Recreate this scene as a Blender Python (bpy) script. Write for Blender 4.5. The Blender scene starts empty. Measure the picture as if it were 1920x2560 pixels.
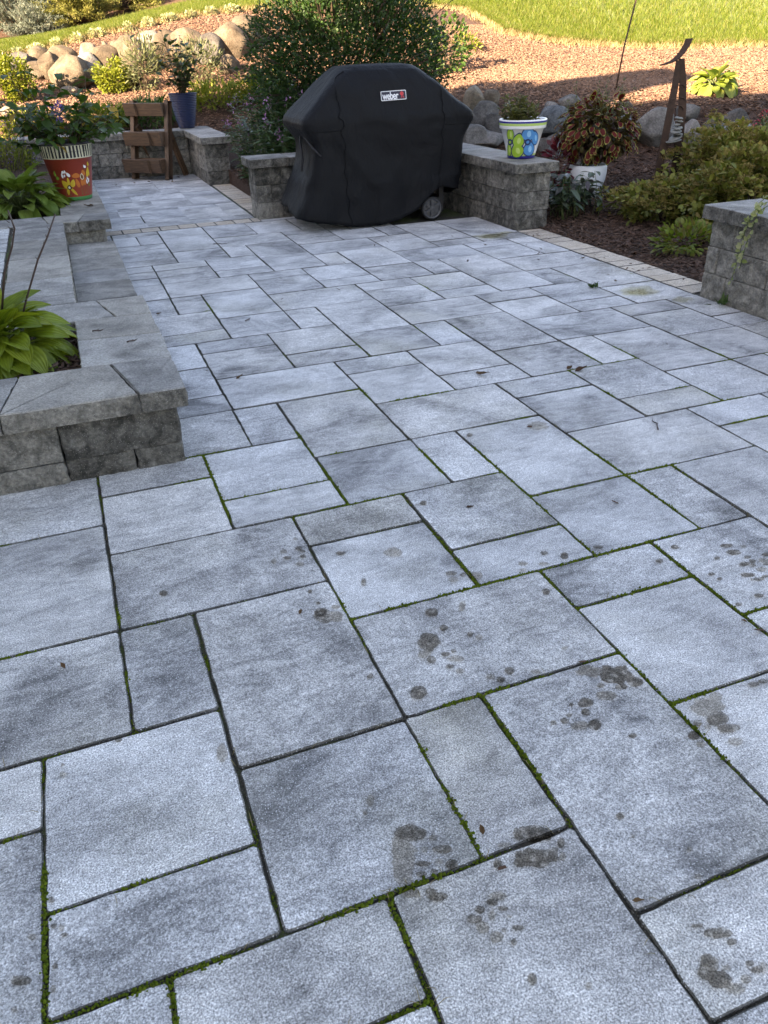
import bpy, math, random
import numpy as np
from mathutils import Vector, Matrix, noise
random.seed(7); rng = np.random.default_rng(7)
SC = bpy.context.scene; COL = SC.collection
# ---------------------------------------------------------------- camera
cam = bpy.data.cameras.new('camera'); cam.sensor_fit = 'VERTICAL'; cam.sensor_height = 24.0
cam.lens = 1939.9 / 2560 * 24.0; cam.clip_start = .05; cam.clip_end = 400
cam.dof.use_dof = True; cam.dof.focus_distance = 2.3; cam.dof.aperture_fstop = 13
co = bpy.data.objects.new('camera', cam); COL.objects.link(co); SC.camera = co
Rm = np.array([[.93250067, -.20412602, .29795146], [-.36030047, -.46861368, .80658836], [-.02502154, -.85949624, -.51052927]])
co.matrix_world = Matrix([[Rm[0][0], -Rm[0][1], -Rm[0][2], -.0927], [Rm[1][0], -Rm[1][1], -Rm[1][2], -.0288],
                          [Rm[2][0], -Rm[2][1], -Rm[2][2], 1.3722], [0, 0, 0, 1]])
# ---------------------------------------------------------------- sky and sun
AZ, TE = math.radians(26), .45                       # the light travels towards +x, turned 26 degrees to +y
world = bpy.data.worlds.new('World'); SC.world = world; world.use_nodes = True
wn = world.node_tree; bg = wn.nodes['Background']
sky = wn.nodes.new('ShaderNodeTexSky'); sky.sky_type = 'NISHITA'; sky.sun_disc = False
sky.sun_elevation = math.atan(TE); sky.sun_rotation = math.atan2(-math.cos(AZ), -math.sin(AZ)); sky.altitude = 200
sky.air_density = 1.0; sky.dust_density = 1.2; sky.ozone_density = 1.2
wn.links.new(sky.outputs[0], bg.inputs[0]); bg.inputs[1].default_value = .058
sun = bpy.data.lights.new('sun', 'SUN'); sun.energy = 3.9; sun.angle = math.radians(.55); sun.color = (1, .87, .68)
so = bpy.data.objects.new('sun', sun); COL.objects.link(so)
so.rotation_euler = Vector((math.cos(AZ), math.sin(AZ), -TE)).to_track_quat('-Z', 'Y').to_euler()
vs = SC.view_settings; vs.view_transform = 'Standard'; vs.look = 'None'; vs.gamma = 1; vs.exposure = 3.66; vs.use_curve_mapping = False
vs.use_white_balance = True; vs.white_balance_temperature = 8600; vs.white_balance_tint = 20
SC.cycles.max_bounces = 8; SC.cycles.transparent_max_bounces = 12; SC.cycles.caustics_reflective = False; SC.cycles.caustics_refractive = False
try: SC.cycles.use_denoising = True
except Exception: pass

# ================================================================ helpers
def setp(o, label=None, cat=None, group=None, kind=None):
    for k, v in (('label', label), ('category', cat), ('group', group), ('kind', kind)):
        if v: o[k] = v
    return o
def link(name, me, parent=None, loc=(0, 0, 0), rot=(0, 0, 0), scale=None):
    o = bpy.data.objects.new(name, me); COL.objects.link(o); o.location = loc; o.rotation_euler = rot
    if scale: o.scale = scale
    if parent: o.parent = parent
    return o
def empty(name, loc=(0, 0, 0), rz=0): return link(name, None, None, loc, (0, 0, rz))
def mesh(name, v, f, mats, mi=None, smooth=False):
    me = bpy.data.meshes.new(name); me.from_pydata([tuple(p) for p in v], [], f)
    for m in (mats if isinstance(mats, (list, tuple)) else [mats]): me.materials.append(m)
    if mi is not None: me.polygons.foreach_set('material_index', mi)
    if smooth: me.polygons.foreach_set('use_smooth', [True] * len(me.polygons))
    me.update(); return me
def trimesh(name, v, t, mat, smooth=False):            # numpy arrays, triangles only
    me = bpy.data.meshes.new(name); v = np.asarray(v, np.float32); t = np.asarray(t, np.int32)
    me.vertices.add(len(v)); me.vertices.foreach_set('co', v.ravel()); me.loops.add(t.size); me.loops.foreach_set('vertex_index', t.ravel())
    me.polygons.add(len(t)); me.polygons.foreach_set('loop_start', np.arange(0, t.size, 3, dtype=np.int32))
    try: me.polygons.foreach_set('loop_total', np.full(len(t), 3, np.int32))
    except Exception: pass
    if smooth: me.polygons.foreach_set('use_smooth', np.ones(len(t), bool))
    me.materials.append(mat); me.update(calc_edges=True); me.validate(); return me
class MB:                                              # collects shapes into one mesh
    def __init__(s): s.v = []; s.f = []; s.m = []
    def add(s, v, f, m=0):
        k = len(s.v); s.v += [tuple(p) for p in v]; s.f += [tuple(i + k for i in q) for q in f]; s.m += [m] * len(f)
    def box(s, c, d, rot=None, m=0):
        v = [Vector((x * d[0] / 2, y * d[1] / 2, z * d[2] / 2)) for x in (-1, 1) for y in (-1, 1) for z in (-1, 1)]
        if rot is not None: v = [rot @ p for p in v]
        s.add([p + Vector(c) for p in v], [(0, 1, 3, 2), (4, 6, 7, 5), (0, 4, 5, 1), (2, 3, 7, 6), (0, 2, 6, 4), (1, 5, 7, 3)], m)
    def tube(s, pts, rad, n=6, m=0, cap=True):
        pts = [Vector(p) for p in pts]; L = len(pts); rad = [rad] * L if isinstance(rad, (int, float)) else rad; vs = []; ref = Vector((.31, .17, .93))
        for i, p in enumerate(pts):
            t = (pts[min(i + 1, L - 1)] - pts[max(i - 1, 0)])
            t = t.normalized() if t.length > 1e-9 else Vector((0, 0, 1))
            a = t.cross(ref); a = a.normalized() if a.length > 1e-4 else t.orthogonal().normalized(); b = t.cross(a)
            vs += [p + (a * math.cos(2 * math.pi * j / n) + b * math.sin(2 * math.pi * j / n)) * rad[i] for j in range(n)]
        f = [(i * n + j, i * n + (j + 1) % n, (i + 1) * n + (j + 1) % n, (i + 1) * n + j) for i in range(L - 1) for j in range(n)]
        if cap: f += [tuple(range(n - 1, -1, -1)), tuple((L - 1) * n + j for j in range(n))]
        s.add(vs, f, m)
    def lathe(s, prof, n=40, c=(0, 0, 0), m=0, close=False):
        vs = [(c[0] + r * math.cos(2 * math.pi * j / n), c[1] + r * math.sin(2 * math.pi * j / n), c[2] + z) for r, z in prof for j in range(n)]
        f = [(i * n + j, i * n + (j + 1) % n, (i + 1) * n + (j + 1) % n, (i + 1) * n + j) for i in range(len(prof) - 1) for j in range(n)]
        if close: f += [tuple(range(n - 1, -1, -1))]
        s.add(vs, f, m)
    def obj(s, name, mats, parent=None, smooth=False, loc=(0, 0, 0), rot=(0, 0, 0)):
        return link(name, mesh(name, s.v, s.f, mats, s.m if isinstance(mats, (list, tuple)) else None, smooth), parent, loc, rot)
def nz(x, y=0., z=0.): return noise.noise(Vector((x, y, z)))
def slab(poly, z0, z1, seg=.05, amp=.0015, bevel=.006, rows=1, rnd=.006, freq=18, seed=0, edge=1):
    """prism over a polygon with rough, slightly uneven sides and an eased top edge; top face has material 1"""
    P = [Vector(p) for p in poly]; n = len(P); ctr = sum(P, Vector((0, 0))) / n
    out = []
    for i in range(n):
        a, b, pr, nx = P[i], P[(i + 1) % n], P[i - 1], P[(i + 2) % n]
        L = (b - a).length; d = (b - a) / L; k = max(1, int(round(L / seg))); r = min(rnd, L * .2)
        out.append(a + d * r)
        out += [a + d * (L * j / k) for j in range(1, k)]
        out.append(b - d * r)
    nrm = []; m = len(out)
    for i in range(m):
        t = out[(i + 1) % m] - out[i - 1]; nn = Vector((t.y, -t.x)); nrm.append(nn.normalized())
    vs = []; rings = []
    zs = [z0 + (z1 - bevel - z0) * j / rows for j in range(rows + 1)]
    for zi, z in enumerate(zs):
        ring = []
        for p, q in zip(out, nrm):
            h = 0 if (zi == 0 and rows > 1) else amp * nz((p.x + seed * 3.7) * freq, p.y * freq, z * freq) * 1.6
            if rows > 1 and 0 < zi < rows: h += amp * .25
            if rows > 1 and zi == rows: h -= amp * .1
            ring.append(len(vs)); vs.append((p.x + q.x * h, p.y + q.y * h, z))
        rings.append(ring)
    ring = []
    for p, q in zip(out, nrm):
        h = -bevel + amp * nz((p.x + seed * 3.7) * freq, p.y * freq, z1 * freq)
        ring.append(len(vs)); vs.append((p.x + q.x * h, p.y + q.y * h, z1))
    rings.append(ring); f = []; mi = []
    for a, b in zip(rings[:-1], rings[1:]):
        for i in range(m): f.append((a[i], a[(i + 1) % m], b[(i + 1) % m], b[i])); mi.append(0)
    mi[-m:] = [edge] * m
    f.append(tuple(rings[-1])); mi.append(1)
    return vs, f, mi
def rect(x0, y0, x1, y1): return [(x0, y0), (x1, y0), (x1, y1), (x0, y1)]
# ---------------------------------------------------------------- nodes
def nd(nt, t, ins=None, **pr):
    n = nt.nodes.new('ShaderNode' + t)
    for k, v in pr.items(): setattr(n, k, v)
    for k, v in (ins or {}).items():
        if isinstance(v, bpy.types.NodeSocket): nt.links.new(v, n.inputs[k])
        else: n.inputs[k].default_value = v
    return n
def mixc(nt, f, a, b, bl='MIX'):
    n = nt.nodes.new('ShaderNodeMix'); n.data_type = 'RGBA'; n.blend_type = bl
    for i, v in ((0, f), (6, a), (7, b)):
        if isinstance(v, bpy.types.NodeSocket): nt.links.new(v, n.inputs[i])
        else: n.inputs[i].default_value = v if i == 0 else (*v, 1)
    return n.outputs[2]
def ramp(nt, f, st):
    n = nt.nodes.new('ShaderNodeValToRGB'); e = n.color_ramp.elements
    while len(e) < len(st): e.new(.5)
    for q, (p, c) in zip(e, st): q.position = p; q.color = (*c, 1) if isinstance(c, tuple) else (c, c, c, 1)
    nt.links.new(f, n.inputs[0]); return n.outputs[0]
def math_(nt, op, a, b=0.):
    n = nt.nodes.new('ShaderNodeMath'); n.operation = op
    for i, v in ((0, a), (1, b)):
        if isinstance(v, bpy.types.NodeSocket): nt.links.new(v, n.inputs[i])
        else: n.inputs[i].default_value = v
    return n.outputs[0]
def tex(nt, vec, scale, detail=4., rough=.55, dist=0., kind='Fac'):
    return nd(nt, 'TexNoise', {'Vector': vec, 'Scale': scale, 'Detail': detail, 'Roughness': rough, 'Distortion': dist}).outputs[kind]
def start(name):
    m = bpy.data.materials.new(name); m.use_nodes = True; nt = m.node_tree; nt.nodes.clear()
    out = nt.nodes.new('ShaderNodeOutputMaterial'); b = nt.nodes.new('ShaderNodeBsdfPrincipled'); nt.links.new(b.outputs[0], out.inputs[0])
    return m, nt, b, out
def objvec(nt, spread=31., scale=(1, 1, 1)):
    tc = nd(nt, 'TexCoord'); oi = nd(nt, 'ObjectInfo')
    c = nd(nt, 'CombineXYZ', {'X': math_(nt, 'MULTIPLY', oi.outputs['Random'], spread), 'Y': math_(nt, 'MULTIPLY', oi.outputs['Random'], spread * 2.3), 'Z': math_(nt, 'MULTIPLY', oi.outputs['Random'], spread * .7)})
    v = nd(nt, 'VectorMath', {0: tc.outputs['Object'], 1: c.outputs[0]}, operation='ADD')
    v = nd(nt, 'VectorMath', {0: v.outputs[0], 1: scale}, operation='MULTIPLY')
    return v.outputs[0], oi.outputs['Random']
def bump(nt, b, h, strength=.5, dist=.01):
    n = nd(nt, 'Bump', {'Height': h, 'Strength': strength, 'Distance': dist}); nt.links.new(n.outputs[0], b.inputs['Normal'])
def plain(name, col, rough=.6, metal=0., var=.0, nscale=8., bumps=0., spec=.5, bscale=60.):
    m, nt, b, o = start(name); v, r = objvec(nt)
    c = mixc(nt, tex(nt, v, nscale, 5), tuple(x * (1 - var) for x in col), tuple(min(1, x * (1 + var)) for x in col))
    nt.links.new(c, b.inputs['Base Color']); b.inputs['Roughness'].default_value = rough; b.inputs['Metallic'].default_value = metal
    b.inputs['Specular IOR Level'].default_value = spec
    if bumps: bump(nt, b, tex(nt, v, bscale, 4), bumps, .01)
    return m
def leafmat(name, cols, trans=.4, rough=.45, spec=.35, tint=(1.0, 1.0, .55), island=True, rib=0.):
    """leaf: colour varies from leaf to leaf, some light passes through"""
    m, nt, b, out = start(name)
    if island: r = nd(nt, 'NewGeometry').outputs['Random Per Island']
    else: r = nd(nt, 'ObjectInfo').outputs['Random']
    n = len(cols); c = ramp(nt, r, [(i / max(1, n - 1), q) for i, q in enumerate(cols)])
    tc = nd(nt, 'TexCoord').outputs['Object']; c = mixc(nt, .35, c, ramp(nt, tex(nt, tc, 6, 3), [(.3, .35), (.7, 1.)]), 'MULTIPLY')
    if rib:
        w = nd(nt, 'TexWave', {'Vector': nd(nt, 'VectorMath', {0: nd(nt, 'TexCoord').outputs['UV'], 1: (1, 0, 0)}, operation='MULTIPLY').outputs[0], 'Scale': rib, 'Distortion': 0.}).outputs['Fac']
        c = mixc(nt, .3, c, ramp(nt, w, [(0, .55), (.6, 1.)]), 'MULTIPLY'); bump(nt, b, w, .5, .004)
    nt.links.new(c, b.inputs['Base Color']); b.inputs['Roughness'].default_value = rough; b.inputs['Specular IOR Level'].default_value = spec
    t = nd(nt, 'BsdfTranslucent', {'Color': mixc(nt, 1., c, tint, 'MULTIPLY')})
    ms = nd(nt, 'MixShader', {0: trans}); nt.links.new(b.outputs[0], ms.inputs[1]); nt.links.new(t.outputs[0], ms.inputs[2]); nt.links.new(ms.outputs[0], out.inputs[0])
    return m
# ================================================================ materials
def paver_mat(name, dark, light, warm=(.62, .60, .52)):
    m, nt, b, o = start(name); v, r = objvec(nt)
    n1 = tex(nt, v, 2.6, 5, .6, .6)
    vs_ = nd(nt, 'VectorMath', {0: v, 1: (1, 2.6, 1)}, operation='MULTIPLY').outputs[0]; n2 = tex(nt, vs_, 5.5, 6, .62, 2.2)
    k = math_(nt, 'ADD', math_(nt, 'MULTIPLY', n1, .66), math_(nt, 'MULTIPLY', n2, .34))
    k = math_(nt, 'ADD', k, math_(nt, 'MULTIPLY', math_(nt, 'SUBTRACT', r, .5), .075))
    c = ramp(nt, k, [(.34, dark), (.47, tuple((x * .48 + y * .52) for x, y in zip(dark, light))), (.61, light)])
    d = tex(nt, v, 1.15, 4, .6); c = mixc(nt, ramp(nt, d, [(.52, 0.), (.72, .8)]), c, mixc(nt, 1., c, warm, 'MULTIPLY'))
    cl = tex(nt, vs_, 3.2, 8, .7, 3.5); c = mixc(nt, ramp(nt, cl, [(.60, 0.), (.68, .38)]), c, mixc(nt, 1., c, (.5, .5, .52), 'MULTIPLY'))
    g = tex(nt, v, 270, 2, .8); c = mixc(nt, 1., c, ramp(nt, g, [(.30, .30), (.5, .95), (.68, 1.85)]), 'MULTIPLY')
    fl = nd(nt, 'TexVoronoi', {'Vector': v, 'Scale': 150.}); c = mixc(nt, ramp(nt, fl.outputs['Distance'], [(.12, .8), (.24, 0.)]), c, (.72, .73, .75))
    r2 = math_(nt, 'FRACT', math_(nt, 'MULTIPLY', r, 17.3)); c = mixc(nt, 1., c, ramp(nt, r2, [(0., (1.015, 1.0, .98)), (.5, (1., 1., 1.)), (1., (.985, .995, 1.01))]), 'MULTIPLY'); g2 = tex(nt, v, 75, 3, .6); c = mixc(nt, 1., c, ramp(nt, g2, [(.3, .84), (.7, 1.12)]), 'MULTIPLY')
    nt.links.new(c, b.inputs['Base Color']); b.inputs['Roughness'].default_value = .8; b.inputs['Specular IOR Level'].default_value = .4
    h = math_(nt, 'ADD', math_(nt, 'MULTIPLY', g, .35), math_(nt, 'ADD', math_(nt, 'MULTIPLY', n2, 3.4), math_(nt, 'MULTIPLY', g2, .6)))
    bump(nt, b, h, .45, .006); return m
M_PAVER = paver_mat('grey_slate_paver', (.150, .150, .152), (.60, .595, .588))
M_PSIDE = plain('dirty_paver_side', (.075, .07, .06), .95, 0, .4, 40.)
M_EDGE = paver_mat('worn_paver_edge', (.035, .034, .031), (.15, .145, .135))
M_TAN = paver_mat('tan_edging_paver', (.33, .27, .21), (.56, .48, .39), (.8, .72, .62))
def stone_mat(name, dark, mid, light, f=9., grain=140., bs=.8, speck=.45):
    m, nt, b, o = start(name); v, r = objvec(nt)
    k = math_(nt, 'ADD', tex(nt, v, f, 6, .65, .5), math_(nt, 'MULTIPLY', math_(nt, 'SUBTRACT', r, .5), .22))
    c = ramp(nt, k, [(.30, dark), (.5, mid), (.68, light)])
    g = tex(nt, v, grain, 3, .7); c = mixc(nt, 1., c, ramp(nt, g, [(.3, .6), (.7, 1.3)]), 'MULTIPLY')
    vo = nd(nt, 'TexVoronoi', {'Vector': v, 'Scale': 130.}); c = mixc(nt, ramp(nt, vo.outputs['Distance'], [(.1, speck), (.22, 0.)]), c, (.60, .58, .54))
    st = tex(nt, nd(nt, 'VectorMath', {0: v, 1: (1, 1, .35)}, operation='MULTIPLY').outputs[0], 4., 5, .6); c = mixc(nt, ramp(nt, st, [(.52, 0.), (.70, .65)]), c, mixc(nt, 1., c, (.40, .39, .38), 'MULTIPLY'))
    nt.links.new(c, b.inputs['Base Color']); b.inputs['Roughness'].default_value = .9; b.inputs['Specular IOR Level'].default_value = .25
    bump(nt, b, math_(nt, 'ADD', tex(nt, v, 42, 6, .7), math_(nt, 'MULTIPLY', g, .3)), bs, .012); return m
M_BLOCK = stone_mat('split_face_block', (.062, .059, .052), (.175, .166, .148), (.32, .302, .268), 15., 80., 1.5, .5)
M_CAPTOP = stone_mat('cap_stone_top', (.15, .146, .14), (.26, .252, .24), (.37, .358, .335), 6., 120., .35, .6)
M_CAPTAN = stone_mat('warm_cap_stone_top', (.15, .142, .13), (.265, .25, .226), (.37, .348, .312), 6., 120., .35, .6)
def mulch_mat(name, cols, island=False):
    m, nt, b, o = start(name)
    if island:
        c = ramp(nt, nd(nt, 'NewGeometry').outputs['Random Per Island'], [(i / (len(cols) - 1), q) for i, q in enumerate(cols)])
        v = nd(nt, 'NewGeometry').outputs['Position']
    else:
        v = nd(nt, 'NewGeometry').outputs['Position']; s = nd(nt, 'VectorMath', {0: v, 1: (1, 1.7, 1)}, operation='MULTIPLY').outputs[0]
        k = tex(nt, s, 26, 5, .7, 1.2); c = ramp(nt, k, [(.3 + .4 * i / (len(cols) - 1), q) for i, q in enumerate(cols)])
        bump(nt, b, k, 1., .05)
    nt.links.new(c, b.inputs['Base Color']); b.inputs['Roughness'].default_value = .9; b.inputs['Specular IOR Level'].default_value = .2; return m
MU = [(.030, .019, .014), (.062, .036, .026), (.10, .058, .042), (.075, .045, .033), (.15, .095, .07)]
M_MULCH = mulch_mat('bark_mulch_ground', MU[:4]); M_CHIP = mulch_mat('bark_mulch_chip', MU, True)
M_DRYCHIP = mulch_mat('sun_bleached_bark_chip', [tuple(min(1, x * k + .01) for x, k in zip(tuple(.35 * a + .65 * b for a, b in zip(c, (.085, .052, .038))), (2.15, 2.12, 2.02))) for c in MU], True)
def soil_mat():
    m, nt, b, o = start('joint_soil'); v = nd(nt, 'NewGeometry').outputs['Position']
    c = ramp(nt, tex(nt, v, 60, 4), [(.3, (.022, .020, .015)), (.7, (.075, .066, .052))])
    g = tex(nt, v, 2.2, 4, .6); c = mixc(nt, ramp(nt, g, [(.46, 0.), (.60, .85)]), c, ramp(nt, tex(nt, v, 150, 2), [(.3, (.03, .045, .008)), (.7, (.09, .125, .02))]))
    nt.links.new(c, b.inputs['Base Color']); b.inputs['Roughness'].default_value = 1.; bump(nt, b, tex(nt, v, 160, 3), .8, .006); return m
M_SOIL = soil_mat()
M_MOSS = leafmat('moss', [(.05, .075, .008), (.09, .14, .012), (.14, .19, .018), (.07, .09, .015)], .15, .9, .1)
M_DRY = leafmat('dry_grass', [(.22, .17, .09), (.34, .27, .15), (.14, .12, .05)], .2, .7, .2)
def wet_mat(name, col):
    m = bpy.data.materials.new(name); m.use_nodes = True; nt = m.node_tree; nt.nodes.clear(); out = nt.nodes.new('ShaderNodeOutputMaterial')
    v = nd(nt, 'NewGeometry').outputs['Position']; k = tex(nt, v, 60, 3, .6)
    t = nd(nt, 'BsdfTransparent', {'Color': mixc(nt, ramp(nt, k, [(.35, 0.), (.7, 1.)]), col, tuple(min(1, x * 1.35) for x in col))})
    nt.links.new(t.outputs[0], out.inputs[0]); return m
M_WET = wet_mat('water_film', (.47, .445, .415)); M_WET2 = wet_mat('drying_water_film', (.68, .655, .62)); M_DIRT = wet_mat('silt_stain', (.80, .765, .67))
M_BOULD = stone_mat('fieldstone_grey', (.045, .044, .043), (.095, .092, .088), (.17, .165, .16), 4., 50., .9, .2)
M_BOULT = stone_mat('fieldstone_tan', (.035, .028, .020), (.070, .056, .041), (.115, .095, .072), 4., 50., .9, .12)
M_BOULB = stone_mat('fieldstone_blue', (.055, .066, .075), (.12, .14, .155), (.22, .25, .27), 6., 50., .8, .2)
M_BOULW = stone_mat('fieldstone_pale', (.08, .066, .052), (.14, .12, .096), (.20, .178, .148), 4., 50., .8, .15)
def cover_mat():
    m, nt, b, o = start('black_cover_fabric'); tc = nd(nt, 'TexCoord').outputs['Object']
    c = mixc(nt, tex(nt, tc, 3, 4), (.0038, .0042, .0055), (.0065, .0072, .0092)); c = mixc(nt, ramp(nt, tex(nt, tc, 900, 1), [(.70, 0.), (.76, .5)]), c, (.015, .016, .02))
    nt.links.new(c, b.inputs['Base Color']); b.inputs['Roughness'].default_value = .55; b.inputs['Specular IOR Level'].default_value = .14
    bump(nt, b, math_(nt, 'ADD', tex(nt, nd(nt, 'VectorMath', {0: tc, 1: (1, 1, .4)}, operation='MULTIPLY').outputs[0], 8, 5, .6, 1.2), math_(nt, 'MULTIPLY', tex(nt, tc, 500, 1), .08)), .6, .03); return m
M_COVER = cover_mat()
def wood_mat(name, dark, light):
    m, nt, b, o = start(name); v, r = objvec(nt, 17.); s = nd(nt, 'VectorMath', {0: v, 1: (2., 22, 22)}, operation='MULTIPLY').outputs[0]
    k = tex(nt, s, 2.2, 5, .6, 1.5); c = ramp(nt, math_(nt, 'ADD', k, math_(nt, 'MULTIPLY', math_(nt, 'SUBTRACT', r, .5), .25)), [(.3, dark), (.7, light)])
    kn = nd(nt, 'TexVoronoi', {'Vector': v, 'Scale': 4.5}).outputs['Distance']; c = mixc(nt, ramp(nt, kn, [(.05, .9), (.16, 0.)]), c, tuple(x * .3 for x in dark))
    nt.links.new(c, b.inputs['Base Color']); b.inputs['Roughness'].default_value = .65; bump(nt, b, k, .35, .004); return m
M_WOOD = wood_mat('stained_wood', (.045, .024, .014), (.135, .075, .042))
def rust_mat():
    m, nt, b, o = start('rusted_steel'); v = nd(nt, 'TexCoord').outputs['Object']
    c = ramp(nt, tex(nt, v, 14, 6, .7), [(.3, (.020, .011, .008)), (.55, (.045, .022, .014)), (.72, (.07, .042, .03))]); nt.links.new(c, b.inputs['Base Color'])
    b.inputs['Roughness'].default_value = .75; b.inputs['Metallic'].default_value = .25; bump(nt, b, tex(nt, v, 150, 4), .3, .003); return m
M_RUST = rust_mat()
M_GRASSB = leafmat('lawn_blade', [(.045, .085, .008), (.075, .12, .012), (.11, .15, .02), (.16, .16, .05)], .45, .5, .3)
M_GRASSG = plain('lawn_soil', (.06, .085, .015), .9, 0, .35, 9.)
# ================================================================ terrain
CTL = np.array([(3.75,3.0,-0.01),(3.75,5.0,-0.01),(3.75,6.2,0.0),(4.6,4.0,0.0),(4.6,5.2,0.02),(4.6,6.3,0.05),(5.6,5.0,0.06),(5.6,6.4,0.12),(4.3,7.6,0.12),(3.9,8.2,0.15),(6.8,5.6,0.16),(8.0,5.0,0.2),(2.7,8.6,0.12),(1.9,9.4,0.1),(1.9,11.0,0.2),(4.1,8.9,0.3),(5.0,8.5,0.33),(6.0,8.0,0.3),(7.2,7.3,0.28),(8.6,6.6,0.3),(5.668,9.7,0.791),(6.561,9.0,0.727),(7.233,8.4,0.624),(7.79,8.0,0.555),(4.969,10.0,0.809),(7.65,14.0,1.574),(9.015,13.2,1.366),(10.061,12.4,1.304),(11.182,11.6,1.286),(6.11,12.3,1.221),(7.259,11.4,1.035),(8.666,10.6,0.949),(9.577,10.0,0.978),(8.441,17.0,2.087),(10.116,18.0,2.266),(12.924,17.5,2.222),(15.671,16.5,2.152),(5.619,14.0,1.581),(6.438,16.0,1.932),(4.705,15.5,1.813),(0.3,12.2,0.34),(1.5,12.2,0.34),(-1.2,12.0,0.3),(2.6,11.5,0.32),(-0.438,13.2,0.665),(0.928,13.6,0.791),(2.261,13.6,0.926),(-0.522,14.4,0.848),(0.353,15.2,1.029),(1.219,15.0,1.043),(2.078,15.0,1.159),(3.018,14.6,1.306),(-0.444,16.2,1.312),(0.496,16.4,1.493),(1.523,16.4,1.62),(2.551,16.2,1.716),(3.62,16.4,1.888),(-0.691,17.0,1.43),(-0.014,17.0,1.522),(0.701,17.2,1.681),(1.66,17.4,1.843),(2.593,17.6,2.008),(3.755,17.6,2.104),(-0.751,20.5,1.686),(0.462,20.5,1.806),(1.744,20.5,2.055),(2.799,20.5,2.263),(4.053,20.5,2.437),(-0.816,24.0,1.922),(2.114,24.0,2.468),(-1.2,8.0,0.25),(-1.2,5.0,0.25),(-3.0,10.0,0.25),(-5.0,14.0,0.6),(-5.0,20.0,1.6),(-4.0,27.0,2.8),(4.0,28.0,4.2),(12.0,26.0,4.2),(20.0,22.0,3.8),(20.0,12.0,2.2),(15.0,5.0,0.7),(20.0,0.0,0.5),(8.0,1.0,0.0),(5.0,0.0,-0.02)])
def _U(r2): return np.where(r2 > 0, r2 * np.log(r2 + 1e-12), 0)
_n = len(CTL); _K = _U(((CTL[:, None, :2] - CTL[None, :, :2]) ** 2).sum(-1)) + .02 * np.eye(_n); _P = np.column_stack([np.ones(_n), CTL[:, :2]])
_A = np.zeros((_n + 3, _n + 3)); _A[:_n, :_n] = _K; _A[:_n, _n:] = _P; _A[_n:, :_n] = _P.T
_W = np.linalg.solve(_A, np.concatenate([CTL[:, 2], np.zeros(3)]))
def H(x, y):
    x = np.atleast_1d(np.asarray(x, float)); y = np.atleast_1d(np.asarray(y, float))
    r2 = (x[:, None] - CTL[:, 0]) ** 2 + (y[:, None] - CTL[:, 1]) ** 2
    h = _U(r2) @ _W[:_n] + _W[_n] + _W[_n + 1] * x + _W[_n + 2] * y
    return np.clip(h, -.4, 7)
def h1(x, y): return float(H(x, y)[0])
def inpatio(x, y):                                     # everything paved or walled: the ground sheet dips under it
    return ((x > -2.6) & (x < 3.715) & (y < 6.12)) | ((x > -2.6) & (x < 3.6) & (y < 8.0)) | ((x > -.02) & (x < 1.835) & (y < 11.8))
xs = np.unique(np.concatenate([np.arange(-40, -6, 2.), np.arange(-6, 12, .12), np.arange(12, 26, .5), np.arange(26, 62, 3.), [3.71, 3.72, 1.83, 1.84]]))
ys = np.unique(np.concatenate([np.arange(-40, -2, 3.), np.arange(-2, 3, .4), np.arange(3, 18, .12), np.arange(18, 30, .4), np.arange(30, 90, 4.)]))
X, Y = np.meshgrid(xs, ys); Xf, Yf = X.ravel(), Y.ravel()
Z = np.concatenate([H(Xf[i:i + 4000], Yf[i:i + 4000]) for i in range(0, len(Xf), 4000)])
far = np.clip((np.hypot(Xf - 4, Yf - 8) - 22) / 20, 0, 1); Z = Z * (1 - far) + far * np.clip(1.5 + .11 * (Yf - 6), .2, 6.)
Z += .012 * np.array([nz(a * 2.3, b * 2.3, 1) + .6 * nz(a * 6, b * 6, 5) for a, b in zip(Xf, Yf)])
Z = np.where(inpatio(Xf, Yf), -.12, Z)
nx_, ny_ = len(xs), len(ys); q = np.arange(nx_ * ny_).reshape(ny_, nx_)
quad = np.stack([q[:-1, :-1], q[:-1, 1:], q[1:, 1:], q[1:, :-1]], -1).reshape(-1, 4)
tri = np.concatenate([quad[:, :3], quad[:, [0, 2, 3]]])
setp(link('garden_ground', trimesh('garden_ground', np.column_stack([Xf, Yf, Z]), tri, M_MULCH, True)), 'brown bark mulch bed sloping up behind the patio', kind='structure')
# ---------------------------------------------------------------- lawn
NEAR = np.array([(-6, 15.6), (-3, 16.4), (-.69, 17.0), (-.01, 17.0), (.70, 17.2), (1.66, 17.4), (2.59, 17.6), (3.75, 17.6), (5.5, 17.7), (7.2, 17.5), (8.2, 16.6), (7.95, 15.2), (7.66, 14.0), (8.3, 13.45), (9.0, 13.2), (10.06, 12.4), (11.2, 11.6), (13.5, 10.2), (18, 8), (26, 5)])
FAR = np.array([(-6, 20.2), (-3, 20.4), (-.75, 20.5), (.46, 20.5), (1.74, 20.5), (2.8, 20.6), (4.05, 20.9), (5.5, 22.5), (7, 25), (9, 28), (11, 33), (12, 36), (14, 38), (17, 39), (20, 39), (26, 38), (32, 36), (38, 32), (46, 26), (56, 18)])
def resamp(p, k):
    t = np.linspace(0, len(p) - 1, k); i = np.clip(t.astype(int), 0, len(p) - 2); f = (t - i)[:, None]; return p[i] * (1 - f) + p[i + 1] * f
A, B = resamp(NEAR, 230), resamp(FAR, 230); A = A + rng.normal(0, .035, A.shape); rows = 46; T = (np.linspace(0, 1, rows) ** 1.5)[:, None, None]
G = A[None] * (1 - T) + B[None] * T; gx, gy = G[..., 0].ravel(), G[..., 1].ravel()
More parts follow.
